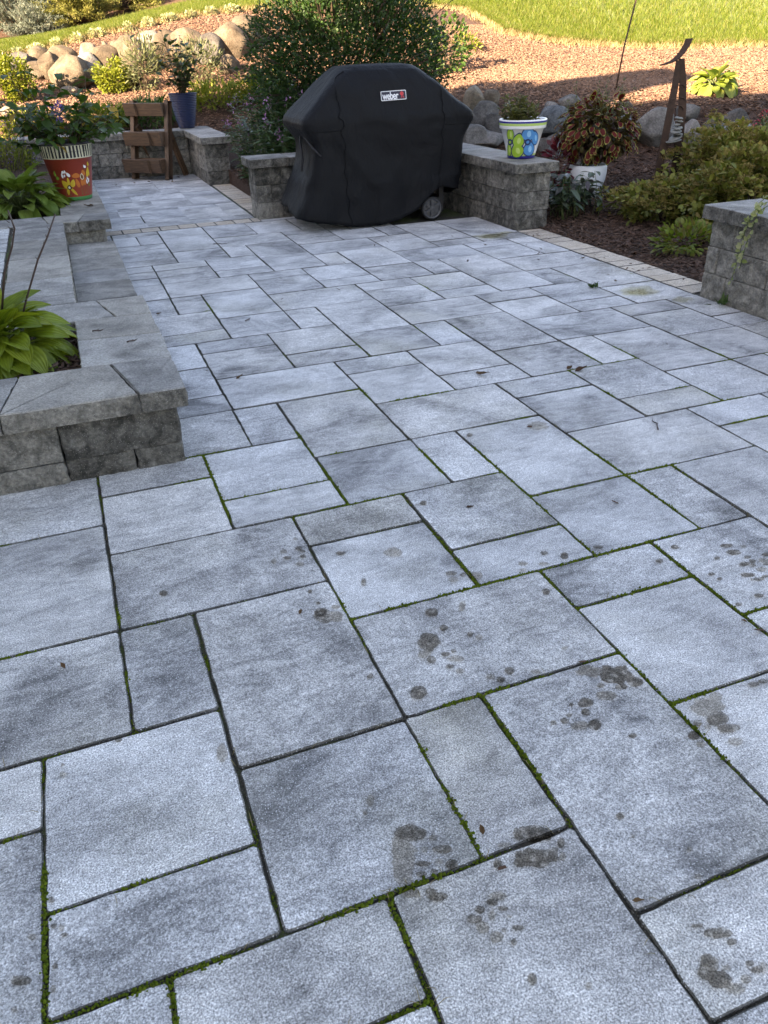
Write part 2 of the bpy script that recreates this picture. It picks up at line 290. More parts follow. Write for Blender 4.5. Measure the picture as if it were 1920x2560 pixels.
far = np.clip((np.hypot(gx - 4, gy - 8) - 22) / 20, 0, 1); gz = H(gx, gy) * (1 - far) + far * np.clip(1.5 + .11 * (gy - 6), .2, 6.) + .03
q = np.arange(rows * 230).reshape(rows, 230); quad = np.stack([q[:-1, :-1], q[:-1, 1:], q[1:, 1:], q[1:, :-1]], -1).reshape(-1, 4)
lawn = setp(link('lawn', trimesh('lawn', np.column_stack([gx, gy, gz]), np.concatenate([quad[:, :3], quad[:, [0, 2, 3]]]), M_GRASSG, True)), 'sunlit green lawn on the slope above the mulch', kind='structure')
def blades(nb, umin, umax, tmax, hmin, hmax, wid):
    u = rng.uniform(umin, umax, nb); t = rng.uniform(0, 1, nb) ** 1.6 * tmax
    ui = np.clip(u * 229, 0, 228); i = ui.astype(int); f = (ui - i)[:, None]; a = A[i] * (1 - f) + A[i + 1] * f; b = B[i] * (1 - f) + B[i + 1] * f
    tt = (t[:, None]); p = a * (1 - tt) + b * tt; z = H(p[:, 0], p[:, 1]) + .025
    an = rng.uniform(0, 2 * np.pi, nb); hh = rng.uniform(hmin, hmax, nb); le = rng.normal(0, .45, (nb, 2)) * hh[:, None]
    w = np.column_stack([np.cos(an), np.sin(an)]) * wid; v = np.zeros((nb, 3, 3))
    v[:, 0, :2] = p - w; v[:, 1, :2] = p + w; v[:, 2, :2] = p + le; v[:, 0, 2] = v[:, 1, 2] = z; v[:, 2, 2] = z + hh
    return v.reshape(-1, 3), np.arange(nb * 3).reshape(-1, 3)
v1, f1 = blades(90000, .08, .42, 1., .05, .11, .006); v2, f2 = blades(170000, .44, .92, .45, .05, .12, .007)
g_ = setp(link('grass', trimesh('grass', np.concatenate([v1, v2]), np.concatenate([f1, f2 + len(v1)]), M_GRASSB)), 'short mown grass blades of the sunlit lawn', 'grass', kind='stuff')
nb = 16000; u = rng.uniform(.1, .9, nb); ui = u * 229; i = ui.astype(int); f = (ui - i)[:, None]; p = A[i] * (1 - f) + A[i + 1] * f + rng.normal(0, .13, (nb, 2)); z = H(p[:, 0], p[:, 1]) + .01
an = rng.uniform(0, 6.28, nb); hh = rng.uniform(.04, .11, nb); w = np.column_stack([np.cos(an), np.sin(an)]) * .006; v = np.zeros((nb, 3, 3)); v[:, 0, :2] = p - w; v[:, 1, :2] = p + w; v[:, 2, :2] = p + rng.normal(0, .06, (nb, 2)); v[:, 0, 2] = v[:, 1, 2] = z; v[:, 2, 2] = z + hh
setp(link('dry_grass_edge', trimesh('dry_grass_edge', v.reshape(-1, 3), np.arange(nb * 3).reshape(-1, 3), M_DRY)), 'straw coloured dry grass fringe along the lawn edge', 'grass', kind='stuff')
# ---------------------------------------------------------------- mulch chips
def inlawn(p):
    poly = np.concatenate([NEAR, FAR[::-1]]); ins = np.zeros(len(p), bool); j = len(poly) - 1
    for i in range(len(poly)):
        a, b = poly[i], poly[j]; c = ((a[1] > p[:, 1]) != (b[1] > p[:, 1])) & (p[:, 0] < (b[0] - a[0]) * (p[:, 1] - a[1]) / (b[1] - a[1] + 1e-12) + a[0]); ins ^= c; j = i
    return ins
def chips(P3, lmin, lmax):
    n = len(P3); an = rng.uniform(0, np.pi * 2, n); L = rng.uniform(lmin, lmax, n); Wd = L * rng.uniform(.13, .38, n); tk = L * .07
    d = np.column_stack([np.cos(an), np.sin(an), rng.normal(0, .25, n)]); s = np.column_stack([-np.sin(an), np.cos(an), rng.normal(0, .3, n)]); u = np.cross(d, s)
    V = np.zeros((n, 8, 3)); k = 0
    for a in (-.5, .5):
        for b in (-.5, .5):
            for c in (-.5, .5):
                V[:, k] = P3 + d * (a * L * (1 if b > 0 else .75))[:, None] + s * (b * Wd)[:, None] + u * (c * tk)[:, None]; k += 1
    T = np.array([(0, 1, 3), (0, 3, 2), (4, 6, 7), (4, 7, 5), (0, 4, 5), (0, 5, 1), (2, 3, 7), (2, 7, 6), (1, 5, 7), (1, 7, 3)])
    return V.reshape(-1, 3), (np.arange(n)[:, None, None] * 8 + T[None]).reshape(-1, 3)
def region(n, x0, x1, y0, y1, zo=.008, lmin=.02, lmax=.07):
    p = np.column_stack([rng.uniform(x0, x1, n), rng.uniform(y0, y1, n)]); p = p[~inlawn(p)]
    p = p[~inpatio(p[:, 0] - .0, p[:, 1])]; z = H(p[:, 0], p[:, 1]) + zo * rng.uniform(.2, 1.6, len(p)); return np.column_stack([p, z]), lmin, lmax
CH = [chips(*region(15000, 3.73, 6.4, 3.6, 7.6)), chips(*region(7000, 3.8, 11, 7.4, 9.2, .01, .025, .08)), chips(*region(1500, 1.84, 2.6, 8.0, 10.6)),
      chips(*region(1500, -1.2, 4.4, 12.2, 17.4, .01, .03, .08))]
vv, ff, o_ = [], [], 0
for a, b in CH: vv.append(a); ff.append(b + o_); o_ += len(a)
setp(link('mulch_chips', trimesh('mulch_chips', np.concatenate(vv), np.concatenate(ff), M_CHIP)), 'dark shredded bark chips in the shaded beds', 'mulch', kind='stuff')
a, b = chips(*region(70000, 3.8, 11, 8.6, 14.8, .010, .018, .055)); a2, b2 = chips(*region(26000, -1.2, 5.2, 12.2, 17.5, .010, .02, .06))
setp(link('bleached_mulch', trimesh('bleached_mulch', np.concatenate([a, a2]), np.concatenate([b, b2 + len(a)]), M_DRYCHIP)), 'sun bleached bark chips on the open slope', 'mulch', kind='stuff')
# ================================================================ patio
MG = .2032; JT = .0032                                 # paving module and half joint
base = [(-2.6, -1.2), (3.72, -1.2), (3.72, 6.13), (3.46, 6.13), (3.46, 8.0), (1.84, 8.0), (1.84, 10.36), (1.6, 10.36), (1.6, 11.75), (-.1, 11.75), (-.1, 2.9), (-2.6, 2.9)]
patio = setp(link('patio', mesh('patio', [(x, y, -.0085) for x, y in base], [tuple(range(len(base)))], M_SOIL)), 'grey stone paver patio with mossy joints', kind='structure')
PL = [tuple(map(int, s.split())) for s in "-4 6 2 1;-4 3 2 3;-2 2 1 2;-2 4 2 1;-2 5 2 2;-1 3 2 1;0 4 2 2;2 4 1 2;3 3 2 3;1 1 2 3;5 5 2 2;5 3 2 2;-1 7 1 2;-3 7 2 2;-3 9 2 3;0 6 2 3;-1 9 3 2;-3 12 2 2;2 8 2 2;2 6 3 2;4 8 2 1;5 7 2 1;7 6 2 2;-1 13 2 1;-1 11 2 2;1 12 2 2;1 11 2 1;2 14 1 2;3 13 2 3;3 11 2 2;2 16 3 2;0 14 2 2;0 16 2 1;0 17 2 2;2 18 2 2;5 17 2 1;5 15 2 2;2 10 2 1;5 13 3 2;5 11 1 2;6 10 2 3;8 12 2 2;8 14 2 1;9 15 2 2;7 15 2 1;7 16 2 2;10 12 2 1;10 13 2 2;8 10 3 2;8 8 1 2;11 11 2 1;6 8 2 2;4 9 2 2;12 12 2 2;9 7 2 3;11 9 2 2;2 20 2 1;0 19 2 2;1 21 2 1;1 22 2 2;2 24 1 2;0 24 2 2;3 23 2 3;3 21 2 2;5 23 3 2;5 21 1 2;4 18 2 1;4 19 2 2;6 20 2 3;6 18 2 2;5 25 2 2;5 27 2 1;6 28 2 2;2 26 3 2;2 30 2 1;2 28 2 2;4 28 2 1;4 29 2 2;6 30 2 3;5 31 1 2;5 33 3 2;3 33 2 3;3 31 2 2;3 36 2 2;5 35 2 3;8 24 2 1;8 22 2 2;7 25 2 1;7 26 2 2;9 25 2 2;9 27 2 3;8 28 1 2;8 30 3 2;8 20 3 2;10 22 2 1;10 23 2 2;12 22 2 2;12 24 2 3;11 25 1 2;11 27 3 2;11 21 2 1;11 19 2 2;8 18 1 2;9 17 2 3;11 17 3 2;13 20 2 2;14 22 1 2;13 19 2 1;14 24 3 2;14 26 2 2;14 28 2 1;13 29 2 1;15 21 2 3;15 19 2 2;14 18 2 1;14 16 2 2;12 14 2 3;11 15 1 2;14 14 2 2;16 16 1 1;16 17 1 2;11 29 2 2;11 31 2 1;13 30 2 2;15 29 2 1;15 30 2 3;16 26 1 2;16 28 1 1;7 35 2 2;8 32 2 2;10 32 2 2;12 32 1 2;13 32 2 2;1 26 1 2;1 28 1 1;1 29 1 1;1 30 1 1;1 31 2 1;1 32 2 2;1 35 1 2;2 35 1 2;1 34 2 1;1 37 2 1;-6 -2 3 2;-3 -2 2 3;-1 -2 2 1;1 -2 2 2;3 -2 2 1;5 -2 2 2;7 -2 2 1;9 -2 3 2;12 -2 1 2;13 -2 3 2;16 -2 1 2;-1 -1 2 3;3 -1 2 3;7 -1 2 3;-6 0 2 2;-4 0 1 2;1 0 2 1;5 0 2 3;9 0 3 2;12 0 2 2;14 0 2 2;16 0 1 2;-3 1 2 1;-6 2 2 3;-4 2 2 1;-1 2 2 1;3 2 2 1;7 2 2 2;9 2 3 2;12 2 2 3;14 2 2 1;16 2 1 2;14 3 1 2;15 3 1 2;7 4 3 2;10 4 2 2;16 4 1 2;-6 5 2 1;12 5 1 2;13 5 2 2;15 5 1 2;-6 6 2 2;9 6 2 1;11 6 1 2;16 6 1 2;-4 7 1 2;12 7 3 2;15 7 1 2;-6 8 2 2;11 8 1 1;16 8 1 2;-4 9 1 2;13 9 2 2;15 9 1 2;-6 10 2 1;16 10 1 2;-6 11 2 3;-4 11 1 2;13 11 2 1;15 11 1 2;14 12 1 2;16 12 1 2;-4 13 1 1;15 13 1 1;16 14 1 2;0 21 1 2;0 23 1 1;0 26 1 2;0 28 1 2;0 30 1 2;0 32 1 2;15 33 2 1;0 34 1 2;8 34 2 1;10 34 1 2;11 34 1 2;12 34 1 2;9 35 1 2;0 36 1 2;10 36 3 2;7 37 2 1;9 37 1 1".split(';')]
FARP = [(.65, 38.85, 2.2, 1.3), (.65, 40.15, 2.1, 2.1), (2.85, 38.9, 2, 2.1), (2.85, 41., 2, 3.05), (4.85, 38.9, 1.5, 1.1), (6.35, 38.9, 1.45, 1.1), (4.85, 40, 2, 3.1), (4.85, 43.1, 2, 1.), (6.85, 40, .95, 2.05), (6.85, 42.05, .95, 2.05),
        (.65, 42.25, 1.2, 1.85), (1.85, 42.25, 1., 1.85), (.65, 44.1, 1.2, 3), (1.85, 44.1, 1.95, 2.9), (3.8, 44.1, 2, 2.9), (5.8, 44.1, 2, 3.), (5.8, 47.1, 2, 2.), (2.85, 47., 2.95, 2.), (.65, 47.1, 2.2, 2), (2.85, 49, 1.95, 3.1), (4.8, 49., 1., 2.1), (5.8, 49.1, 2., 2.9),
        (4.8, 51.1, 1, 2.), (.65, 49.1, 1.2, 2.9), (1.85, 49.1, 1, 2.9), (.65, 52, 2.2, 1.9), (2.85, 52.1, 1.95, 1.9), (.65, 53.9, 2.2, 1.9), (2.85, 54, 1.95, 1.9), (4.8, 53.1, 1, 1.9), (5.8, 52, 2, 2), (4.8, 55, 3, 2.1), (5.8, 54, 2, 1.), (.65, 55.8, 2, 1.9), (2.65, 55.9, 2.15, 1.8)]
_pm = {}
def paver_mesh(w, h, var, mat=M_PAVER, dep=.06):
    k = (round(w, 3), round(h, 3), var, mat.name)
    if k not in _pm:
        v, f, mi = slab(rect(-w / 2, -h / 2, w / 2, h / 2), -dep, 0, .035, .0032, .0029, 1, .007, 20, len(_pm) * 1.3, 0)
        _pm[k] = mesh('paver', v, f, [M_EDGE, mat], mi)
    return _pm[k]
def lay(name, x0, y0, x1, y1, mat=M_PAVER, z=0., j=JT, parent=None, uneven=.0016):
    w, h = x1 - x0 - 2 * j, y1 - y0 - 2 * j
    rz = random.gauss(0, .0022); turn = math.pi if random.random() < .5 else 0
    return link(name, paver_mesh(w, h, random.randrange(3), mat), parent or patio, ((x0 + x1) / 2 + random.gauss(0, .0012), (y0 + y1) / 2 + random.gauss(0, .0012), z + random.uniform(-uneven, uneven)), (random.gauss(0, .0022), random.gauss(0, .0022), rz + turn))
for x, y, w, h in PL:
    x0, y0, x1, y1 = x * MG, y * MG, (x + w) * MG, (y + h) * MG
    if y1 > 2.9 and x1 <= .14: continue
    if y0 >= 2.84 and x0 < .1: x0 = .10
    if x1 > 3.44: x1 = 3.487
    if y1 > 7.69: y1 = 7.69
    lay('paver', x0, y0, x1, y1)
for x, y, w, h in FARP: lay('paver', x * MG - .02 * (x > 1), y * MG, min((x + w) * MG, 1.59), min((y + h) * MG, 11.74))
x = .14
while x < 1.58: w = random.uniform(.168, .178); lay('edging_brick', x, 7.695, min(x + w, 1.6), 7.895, M_TAN, .001, .0030); x += w
y = 3.9
while y < 6.1: w = random.uniform(.150, .158); lay('edging_brick', 3.489, y, 3.722, min(y + w, 6.14), M_TAN, .001, .0030); y += w
y = 7.92
while y < 10.3: w = random.uniform(.150, .158); lay('edging_brick', 1.602, y, 1.838, min(y + w, 10.36), M_TAN, .001, .0030); y += w
lay('paver', 1.602, 7.70, 2.4, 7.80); lay('paver', 2.4, 7.6, 3.46, 7.80)
# ---------------------------------------------------------------- moss and dead grass in the joints
seg = set()
for x, y, w, h in PL:
    for i in range(w): seg.add((x + i, y, 0)); seg.add((x + i, y + h, 0))
    for i in range(h): seg.add((x, y + i, 1)); seg.add((x + w, y + i, 1))
pp = []; gp = []
for (x, y, d) in seg:
    if not (-3 <= x <= 17 and 1 <= y <= 26): continue
    for k in range(135):
        t = random.random(); a, b = (x + t, y) if d == 0 else (x, y + t)
        m_ = nz(a * .55, b * .55, 3) + .35 * nz(a * 2.2, b * 2.2, 8) + (.33 if (2.5 < a < 9 and 4 < b < 12.5) else 0) + (.2 if (a < 0 and b < 14) else 0) - (.25 if b > 16 else 0)
        if m_ < .2 and k < 46: gp.append((a * MG, b * MG, d))
        if m_ > .08: pp.append((a * MG, b * MG, d, min(1, (m_ - .08) * 3)))
n = len(pp); P_ = np.array([(a, b) for a, b, _, _ in pp]); D_ = np.array([d for *_, d, _ in pp]); S_ = np.array([s for *_, s in pp])
off = rng.normal(0, .0032, n); P_[:, 0] += np.where(D_ == 1, off, 0); P_[:, 1] += np.where(D_ == 0, off, 0)
OV = np.array([(0, 0, 1), (1, 0, 0), (.31, .95, 0), (-.81, .59, 0), (-.81, -.59, 0), (.31, -.95, 0)], float); OT = np.array([(0, 1, 2), (0, 2, 3), (0, 3, 4), (0, 4, 5), (0, 5, 1)])
r = rng.uniform(.0014, .0036, n) * (.7 + .5 * S_); mv = OV[None] * np.stack([r, r, r * rng.uniform(.8, 2.4, n)], -1)[:, None, :]
mv[..., 0] += P_[:, 0, None]; mv[..., 1] += P_[:, 1, None]; mv[..., 2] += (-.008 + .0065 * S_ + rng.uniform(-.001, .002, n))[:, None]
setp(link('moss', trimesh('moss', mv.reshape(-1, 3), (np.arange(n)[:, None, None] * 6 + OT[None]).reshape(-1, 3), M_MOSS), patio), 'bright green moss growing in the paver joints', kind='stuff')
n = len(gp); P_ = np.array([(a, b) for a, b, _ in gp]); D_ = np.array([d for *_, d in gp]); off = rng.normal(0, .0034, n); P_[:, 0] += np.where(D_ == 1, off, 0); P_[:, 1] += np.where(D_ == 0, off, 0)
r = rng.uniform(.0009, .0028, n); mv = OV[None] * np.stack([r, r * rng.uniform(.6, 1.2, n), r * .8], -1)[:, None, :]; mv[..., 0] += P_[:, 0, None]; mv[..., 1] += P_[:, 1, None]; mv[..., 2] += rng.uniform(-.0075, -.0045, n)[:, None]
M_GRIT = leafmat('joint_grit', [(.03, .026, .02), (.10, .088, .07), (.06, .052, .042), (.16, .14, .115), (.045, .04, .03)], 0., .95, .1)
setp(link('joint_grit', trimesh('joint_grit', mv.reshape(-1, 3), (np.arange(n)[:, None, None] * 6 + OT[None]).reshape(-1, 3), M_GRIT), patio), 'grit and dark sand lodged in the paver joints', kind='stuff')
sl = [s for s in seg if -3 <= s[0] <= 12 and 0 <= s[1] <= 12]; mb = MB()
for k in range(520):
    x, y, d = random.choice(sl); t = random.random(); a, b = (x + t, y) if d == 0 else (x, y + t)
    if nz(a * .8, b * .8, 20) < -.05: continue
    an = random.uniform(0, 6.28); L = random.uniform(.012, .04); p = Vector((a * MG, b * MG, -.006)); e = Vector((math.cos(an), math.sin(an), 0)); w = Vector((-e.y, e.x, 0)) * .0007
    hgt = random.uniform(.004, .014); mb.add([p - w, p + w, p + e * L * .55 + w + Vector((0, 0, .006 + hgt)), p + e * L * .55 - w + Vector((0, 0, .006 + hgt)), p + e * L + Vector((0, 0, .008 + hgt * .4))], [(0, 1, 2, 3), (3, 2, 4)])
setp(mb.obj('dead_grass', M_DRY, patio), 'dry grass wisps caught in the paver joints', kind='stuff')
# ---------------------------------------------------------------- wet paw prints and silt on the pavers
BL_ = [tuple(float(v) / 1000 for v in s.split(',')) for s in "259,875,21,-9,24,59;293,921,28,-12,7,18;304,910,15,-6,5,13;331,891,8,-3,3,7;340,860,18,-7,4,9;291,845,13,-5,2,6;322,838,8,-3,3,6;341,822,11,-4,5,10;278,826,10,-4,3,6;305,873,6,-2,3,6;286,879,7,-3,2,6;303,822,8,-3,2,5;522,824,39,-16,10,17;457,822,13,-5,3,6;498,775,42,-17,11,18;564,784,8,-3,6,10;549,756,7,-3,5,8;425,791,8,-3,5,10;468,776,13,-5,5,9;538,772,11,-4,6,9;245,796,18,-7,4,10;289,771,18,-7,4,8;280,787,10,-4,3,6;393,731,17,-7,4,8;377,725,11,-5,3,7;391,705,9,-4,2,4;366,702,6,-2,6,11;350,719,9,-4,3,6;332,707,13,-5,4,7;338,686,12,-5,6,11;354,663,11,-4,5,9;377,642,6,-2,3,6;398,662,11,-4,3,5;393,687,4,-2,2,3;372,667,5,-2,2,4;375,574,8,-3,5,9;458,529,5,-2,3,5;711,793,8,-3,5,7;705,743,4,-2,3,4;788,676,6,-2,5,6;766,623,7,-3,4,5;665,479,16,-7,16,19;669,456,18,-7,11,12;684,434,14,-6,7,7;722,521,25,-10,7,8;733,499,8,-3,5,5;709,440,9,-4,6,6;739,445,11,-4,5,5;736,458,7,-3,4,4;694,467,7,-3,4,4;752,443,7,-3,7,8;697,546,10,-4,3,3;572,1450,26,-11,15,34;539,1406,16,-7,7,15;548,1380,11,-5,5,12;629,1561,18,-8,8,17;722,1554,9,-4,11,21;632,1486,10,-4,5,12;687,1433,8,-3,5,10;703,1413,9,-4,5,10;608,1359,19,-8,5,11;590,1385,12,-5,4,8;615,1388,7,-3,3,7;598,1311,11,-5,4,9;581,1337,10,-4,3,7;713,1264,11,-5,7,12;659,1263,11,-5,5,10;679,1245,10,-4,6,10;469,1281,22,-9,9,21;774,1236,12,-5,4,7;891,1285,8,-3,4,6;953,1149,37,-16,20,29;981,1110,18,-8,11,15;902,1184,32,-14,12,18;941,1107,15,-6,6,8;897,1132,9,-4,6,8;889,1096,23,-10,9,13;829,1095,18,-7,9,13;811,1068,9,-4,7,10;722,1069,7,-3,4,7;773,1036,20,-8,8,12;807,1025,14,-6,11,15;749,1063,9,-4,5,8;770,1075,7,-3,4,6;866,964,10,-4,5,6;793,1102,6,-3,4,6;1089,971,38,-16,21,25;1083,932,22,-9,16,18;1087,899,24,-10,10,11;1070,861,14,-6,9,10;1044,920,8,-3,5,6;1030,939,10,-4,7,8;997,910,13,-5,9,11;995,884,9,-4,7,8;1243,989,11,-5,7,7;1275,988,13,-5,6,6;1126,989,15,-6,14,16;1605,1406,13,-5,8,9;1633,1408,10,-4,7,8;1564,1363,14,-6,7,7;1627,1364,16,-7,9,9;1525,1266,15,-6,6,7;1442,1257,9,-4,6,7;1564,1335,7,-3,5,5;1480,1375,6,-3,6,6;1475,1403,10,-4,6,7;1662,1382,11,-5,8,9;1610,1332,9,-4,6,6;762,1711,18,-8,5,11;755,1680,14,-6,6,13;822,1668,20,-9,11,22;791,1691,9,-4,5,10;977,1520,10,-4,10,16;643,1888,26,-11,10,25;855,2135,12,-5,7,16;1617,1469,19,-8,11,12;1597,1408,13,-5,9,10;1549,1463,9,-4,6,7;1637,1432,9,-4,6,7;1618,1392,10,-4,7,8;1668,1398,14,-6,9,10;1569,1358,19,-8,8,8;1585,1329,15,-7,7,7;1667,1483,9,-4,6,6;1698,1420,12,-5,8,8;1625,1508,20,-9,8,9;987,1671,14,-6,6,10;1076,1697,11,-5,6,10;1127,1658,11,-5,11,18;969,1641,10,-4,5,9;1045,1645,13,-6,5,9;1251,1659,13,-6,6,9;1470,1565,12,-5,8,10;1558,2541,37,-17,22,37;1254,2573,12,-5,8,16;1378,1520,10,-4,8,10;279,1990,8,-3,4,15;372,2030,12,-5,3,11;323,1992,11,-5,3,10;322,2033,10,-4,3,12;351,1943,12,-5,3,11;372,1979,9,-4,3,9;378,2009,8,-4,2,8;376,2090,7,-3,2,8;-65,1956,10,-4,2,14;486,1950,16,-7,4,11;642,1892,22,-9,9,22;501,1772,8,-3,6,17;-67,1955,11,-5,2,15;343,1665,25,-11,9,30;372,1648,18,-8,8,25;339,1684,17,-7,7,23;339,1792,6,-2,3,10;386,1690,12,-5,3,10;345,1728,6,-3,2,7;377,1382,8,-3,3,8;-364,1350,8,-3,0,10;-365,1380,5,-2,0,5;-241,1408,8,-3,1,7;-22,1275,12,-5,5,28;246,1023,8,-3,6,16;225,998,5,-2,2,6;-390,984,5,-2,0,5;-377,975,5,-2,0,7;-372,959,6,-2,0,5;-394,1041,6,-2,0,7;-427,977,8,-3,0,7;-444,901,17,-7,0,9;-389,905,5,-2,0,5;-393,866,4,-1,0,7;-455,853,6,-2,0,5".split(';')]
mbs = [MB(), MB(), MB()]
def blob(mb, c, a, b, z, seed, n=18, am=.3):
    v = [(c[0], c[1], z)]
    for i in range(n):
        t = 2 * math.pi * i / n; k = 1 + am * (nz(math.cos(t) * 1.4 + seed * 5.1, math.sin(t) * 1.4, seed) * 1.5 + .5 * nz(math.cos(t) * 4 + seed, math.sin(t) * 4, 7))
        v.append((c[0] + k * (a[0] * math.cos(t) + b[0] * math.sin(t)), c[1] + k * (a[1] * math.cos(t) + b[1] * math.sin(t)), z))
    mb.add(v, [(0, i + 1, (i + 1) % n + 1) for i in range(n)])
CS = .0016; cells = {}                                 # every print is a patch of small cells, so overlapping drops never double up
for i, (cx, cy, ax, ay, bx, by) in enumerate(BL_):
    det = ax * by - ay * bx; ex, ey = abs(ax) + abs(bx), abs(ay) + abs(by); wet = (i * 7) % 10 >= 4
    for ix in range(int((cx - ex * 1.4) / CS), int((cx + ex * 1.4) / CS) + 1):
        for iy in range(int((cy - ey * 1.4) / CS), int((cy + ey * 1.4) / CS) + 1):
            x, y = ix * CS - cx, iy * CS - cy; u, v = (x * by - y * bx) / det, (ax * y - ay * x) / det
            k = u * u + v * v
            if k > 2.2: continue
            px_, py_ = ix * CS, iy * CS
            e = 1 + .55 * nz(px_ * 45 + i, py_ * 45, i) + .22 * nz(px_ * 130, py_ * 130, 3) + .08 * nz(px_ * 330, py_ * 330, 6)
            if k < e: cells[(ix, iy)] = cells.get((ix, iy), 0) or (wet and nz(px_ * 70, py_ * 70, 11) > -.25)
for (ix, iy), w_ in cells.items():
    x, y = ix * CS, iy * CS; mbs[0 if w_ else 1].add([(x, y, .0034), (x + CS, y, .0034), (x + CS, y + CS, .0034), (x, y + CS, .0034)], [(0, 1, 2, 3)])
for i, (cx, cy, r) in enumerate([(3.2, 6.05, .15), (3.17, 6.03, .09), (3.22, 4.07, .14), (3.19, 4.05, .08), (3.33, 3.8, .08), (3.38, 6.1, .06)]): blob(mbs[2], (cx, cy), (r, .05 * r), (0, r * .7), .0072 + .0002 * i, i + 300, 26, .45)
for mb, m_, nm, lb in ((mbs[0], M_WET, 'wet_print', 'dark wet paw prints drying on the pavers'), (mbs[1], M_WET2, 'drying_print', 'paler half dried paw prints on the pavers'), (mbs[2], M_DIRT, 'silt_stain', 'thin brown silt washed onto the pavers')):
    setp(mb.obj(nm, m_, patio), lb, kind='stuff')
# ================================================================ walls
_bm = {}
def block_mesh(L, Hh, D, var, mat=M_BLOCK, top=None):
    k = (round(L, 3), round(Hh, 3), round(D, 3), var, mat.name)
    if k not in _bm:
        v, f, mi = slab(rect(-L / 2, -D / 2, L / 2, D / 2), 0, Hh, .022, .0060, .005, 6, .006, 30, len(_bm) * 2.1)
        _bm[k] = mesh('block', v, f, [mat, mat], mi)
    return _bm[k]
def run(par, x0, y0, x1, y1, zs, thick, side, first=.3):
    """courses of split-face blocks along a face line; the wall body lies to the left (side=1) or right of the direction"""
    d = Vector((x1 - x0, y1 - y0)); L = d.length; d /= L; nl = Vector((-d.y, d.x)) * side; ang = math.atan2(d.y, d.x)
    for ci, (za, zb) in enumerate(zip(zs[:-1], zs[1:])):
        s = 0.; lens = []; w = first if ci % 2 == 0 else first * .55
        while s < L - 1e-4:
            if L - s - w < .14: w = L - s
            w = round(w / .05) * .05 if L - s - w > .01 else L - s
            lens.append((s, w)); s += w; w = random.choice((.25, .3, .4, .4, .45))
        for s, w in lens:
            c = Vector((x0, y0)) + d * (s + w / 2) + nl * (thick / 2 + random.uniform(-.004, .004))
            link('block', block_mesh(w - .0065, zb - za - .005, thick, random.randrange(3)), par, (c.x, c.y, za), (0, 0, ang + random.gauss(0, .002) + (math.pi if random.random() < .5 else 0)))
def cap(par, poly, z0, z1, mat=None, name='cap_stone', amp=.0040):
    mat = mat or random.choice((M_CAPTOP, M_CAPTOP, M_CAPTAN)); c = sum((Vector(p) for p in poly), Vector((0, 0))) / len(poly)
    pl = [Vector(p) - c for p in poly]; pl = [p - p.normalized() * .0012 for p in pl]
    v, f, mi = slab([tuple(p) for p in pl], 0, z1 - z0, .026, amp, .004, 4, .003, 24, random.random() * 90)
    return link(name, mesh(name, v, f, [M_BLOCK, mat], mi), par, (c.x, c.y, z0))
Z3 = [-.03, .152, .305, .457]; ZC = (.459, .535)
# near planter, left foreground
w1 = setp(empty('planter_wall', (.1, 2.9, 0)), 'low block planter wall at the left edge nearest the camera', 'garden wall', 'low block walls')
def at0(o, par): o.location = Vector(o.location) - par.location
def wall(par, *a):                                      # children are given in world coordinates
    n0 = len(bpy.data.objects); run(par, *a)
def fix(par):
    for c in par.children: c.location = Vector(c.location) - par.location
wall(w1, -2.2, 2.82, .135, 2.82, [-.06, .088, .240], .22, 1, .3); wall(w1, .137, 3.045, .137, 4.16, [-.06, .088, .240], .22, 1, .3)
wall(w1, -2.2, 3.93, -.09, 3.93, [-.06, .088, .240], .2, 1, .4)
for pl in ([(-.069, 3.175), (.006, 2.785), (.175, 2.785), (.175, 3.155)], [(-.412, 3.175), (-.472, 2.785), (.003, 2.785), (-.072, 3.175)], [(-.93, 3.175), (-.87, 2.785), (-.475, 2.785), (-.415, 3.175)], [(-1.33, 3.175), (-1.39, 2.785), (-.873, 2.785), (-.933, 3.175)],
           [(-1.9, 3.175), (-1.84, 2.785), (-1.393, 2.785), (-1.333, 3.175)], [(-.18, 3.178), (.175, 3.158), (.175, 3.512), (-.18, 3.545)], [(-.18, 3.548), (.175, 3.515), (.172, 3.842), (.005, 3.858), (-.18, 3.862)],
           [(.008, 3.861), (.172, 3.845), (.172, 4.20), (-.065, 4.20)], [(-.46, 3.866), (.005, 3.862), (-.068, 4.20), (-.40, 4.20)], [(-.9, 3.866), (-.463, 3.866), (-.403, 4.20), (-.96, 4.20)], [(-1.5, 3.866), (-.903, 3.866), (-.963, 4.20), (-1.44, 4.2)]): cap(w1, pl, .2415, .316)
soil = [(-2.2, 3.0), (-.05, 3.0), (-.05, 4.0), (-2.2, 4.0)]
ps = link('planter_soil', mesh('planter_soil', [(x, y, .245) for x, y in soil], [(0, 1, 2, 3)], M_MULCH), w1)
P3 = np.column_stack([rng.uniform(-1.1, -.1, 1400), rng.uniform(3.1, 3.95, 1400), .248 + rng.uniform(0, .018, 1400)])
setp(link('soil_chips', trimesh('soil_chips', *chips(P3, .02, .06), M_CHIP), w1), kind='stuff'); fix(w1)
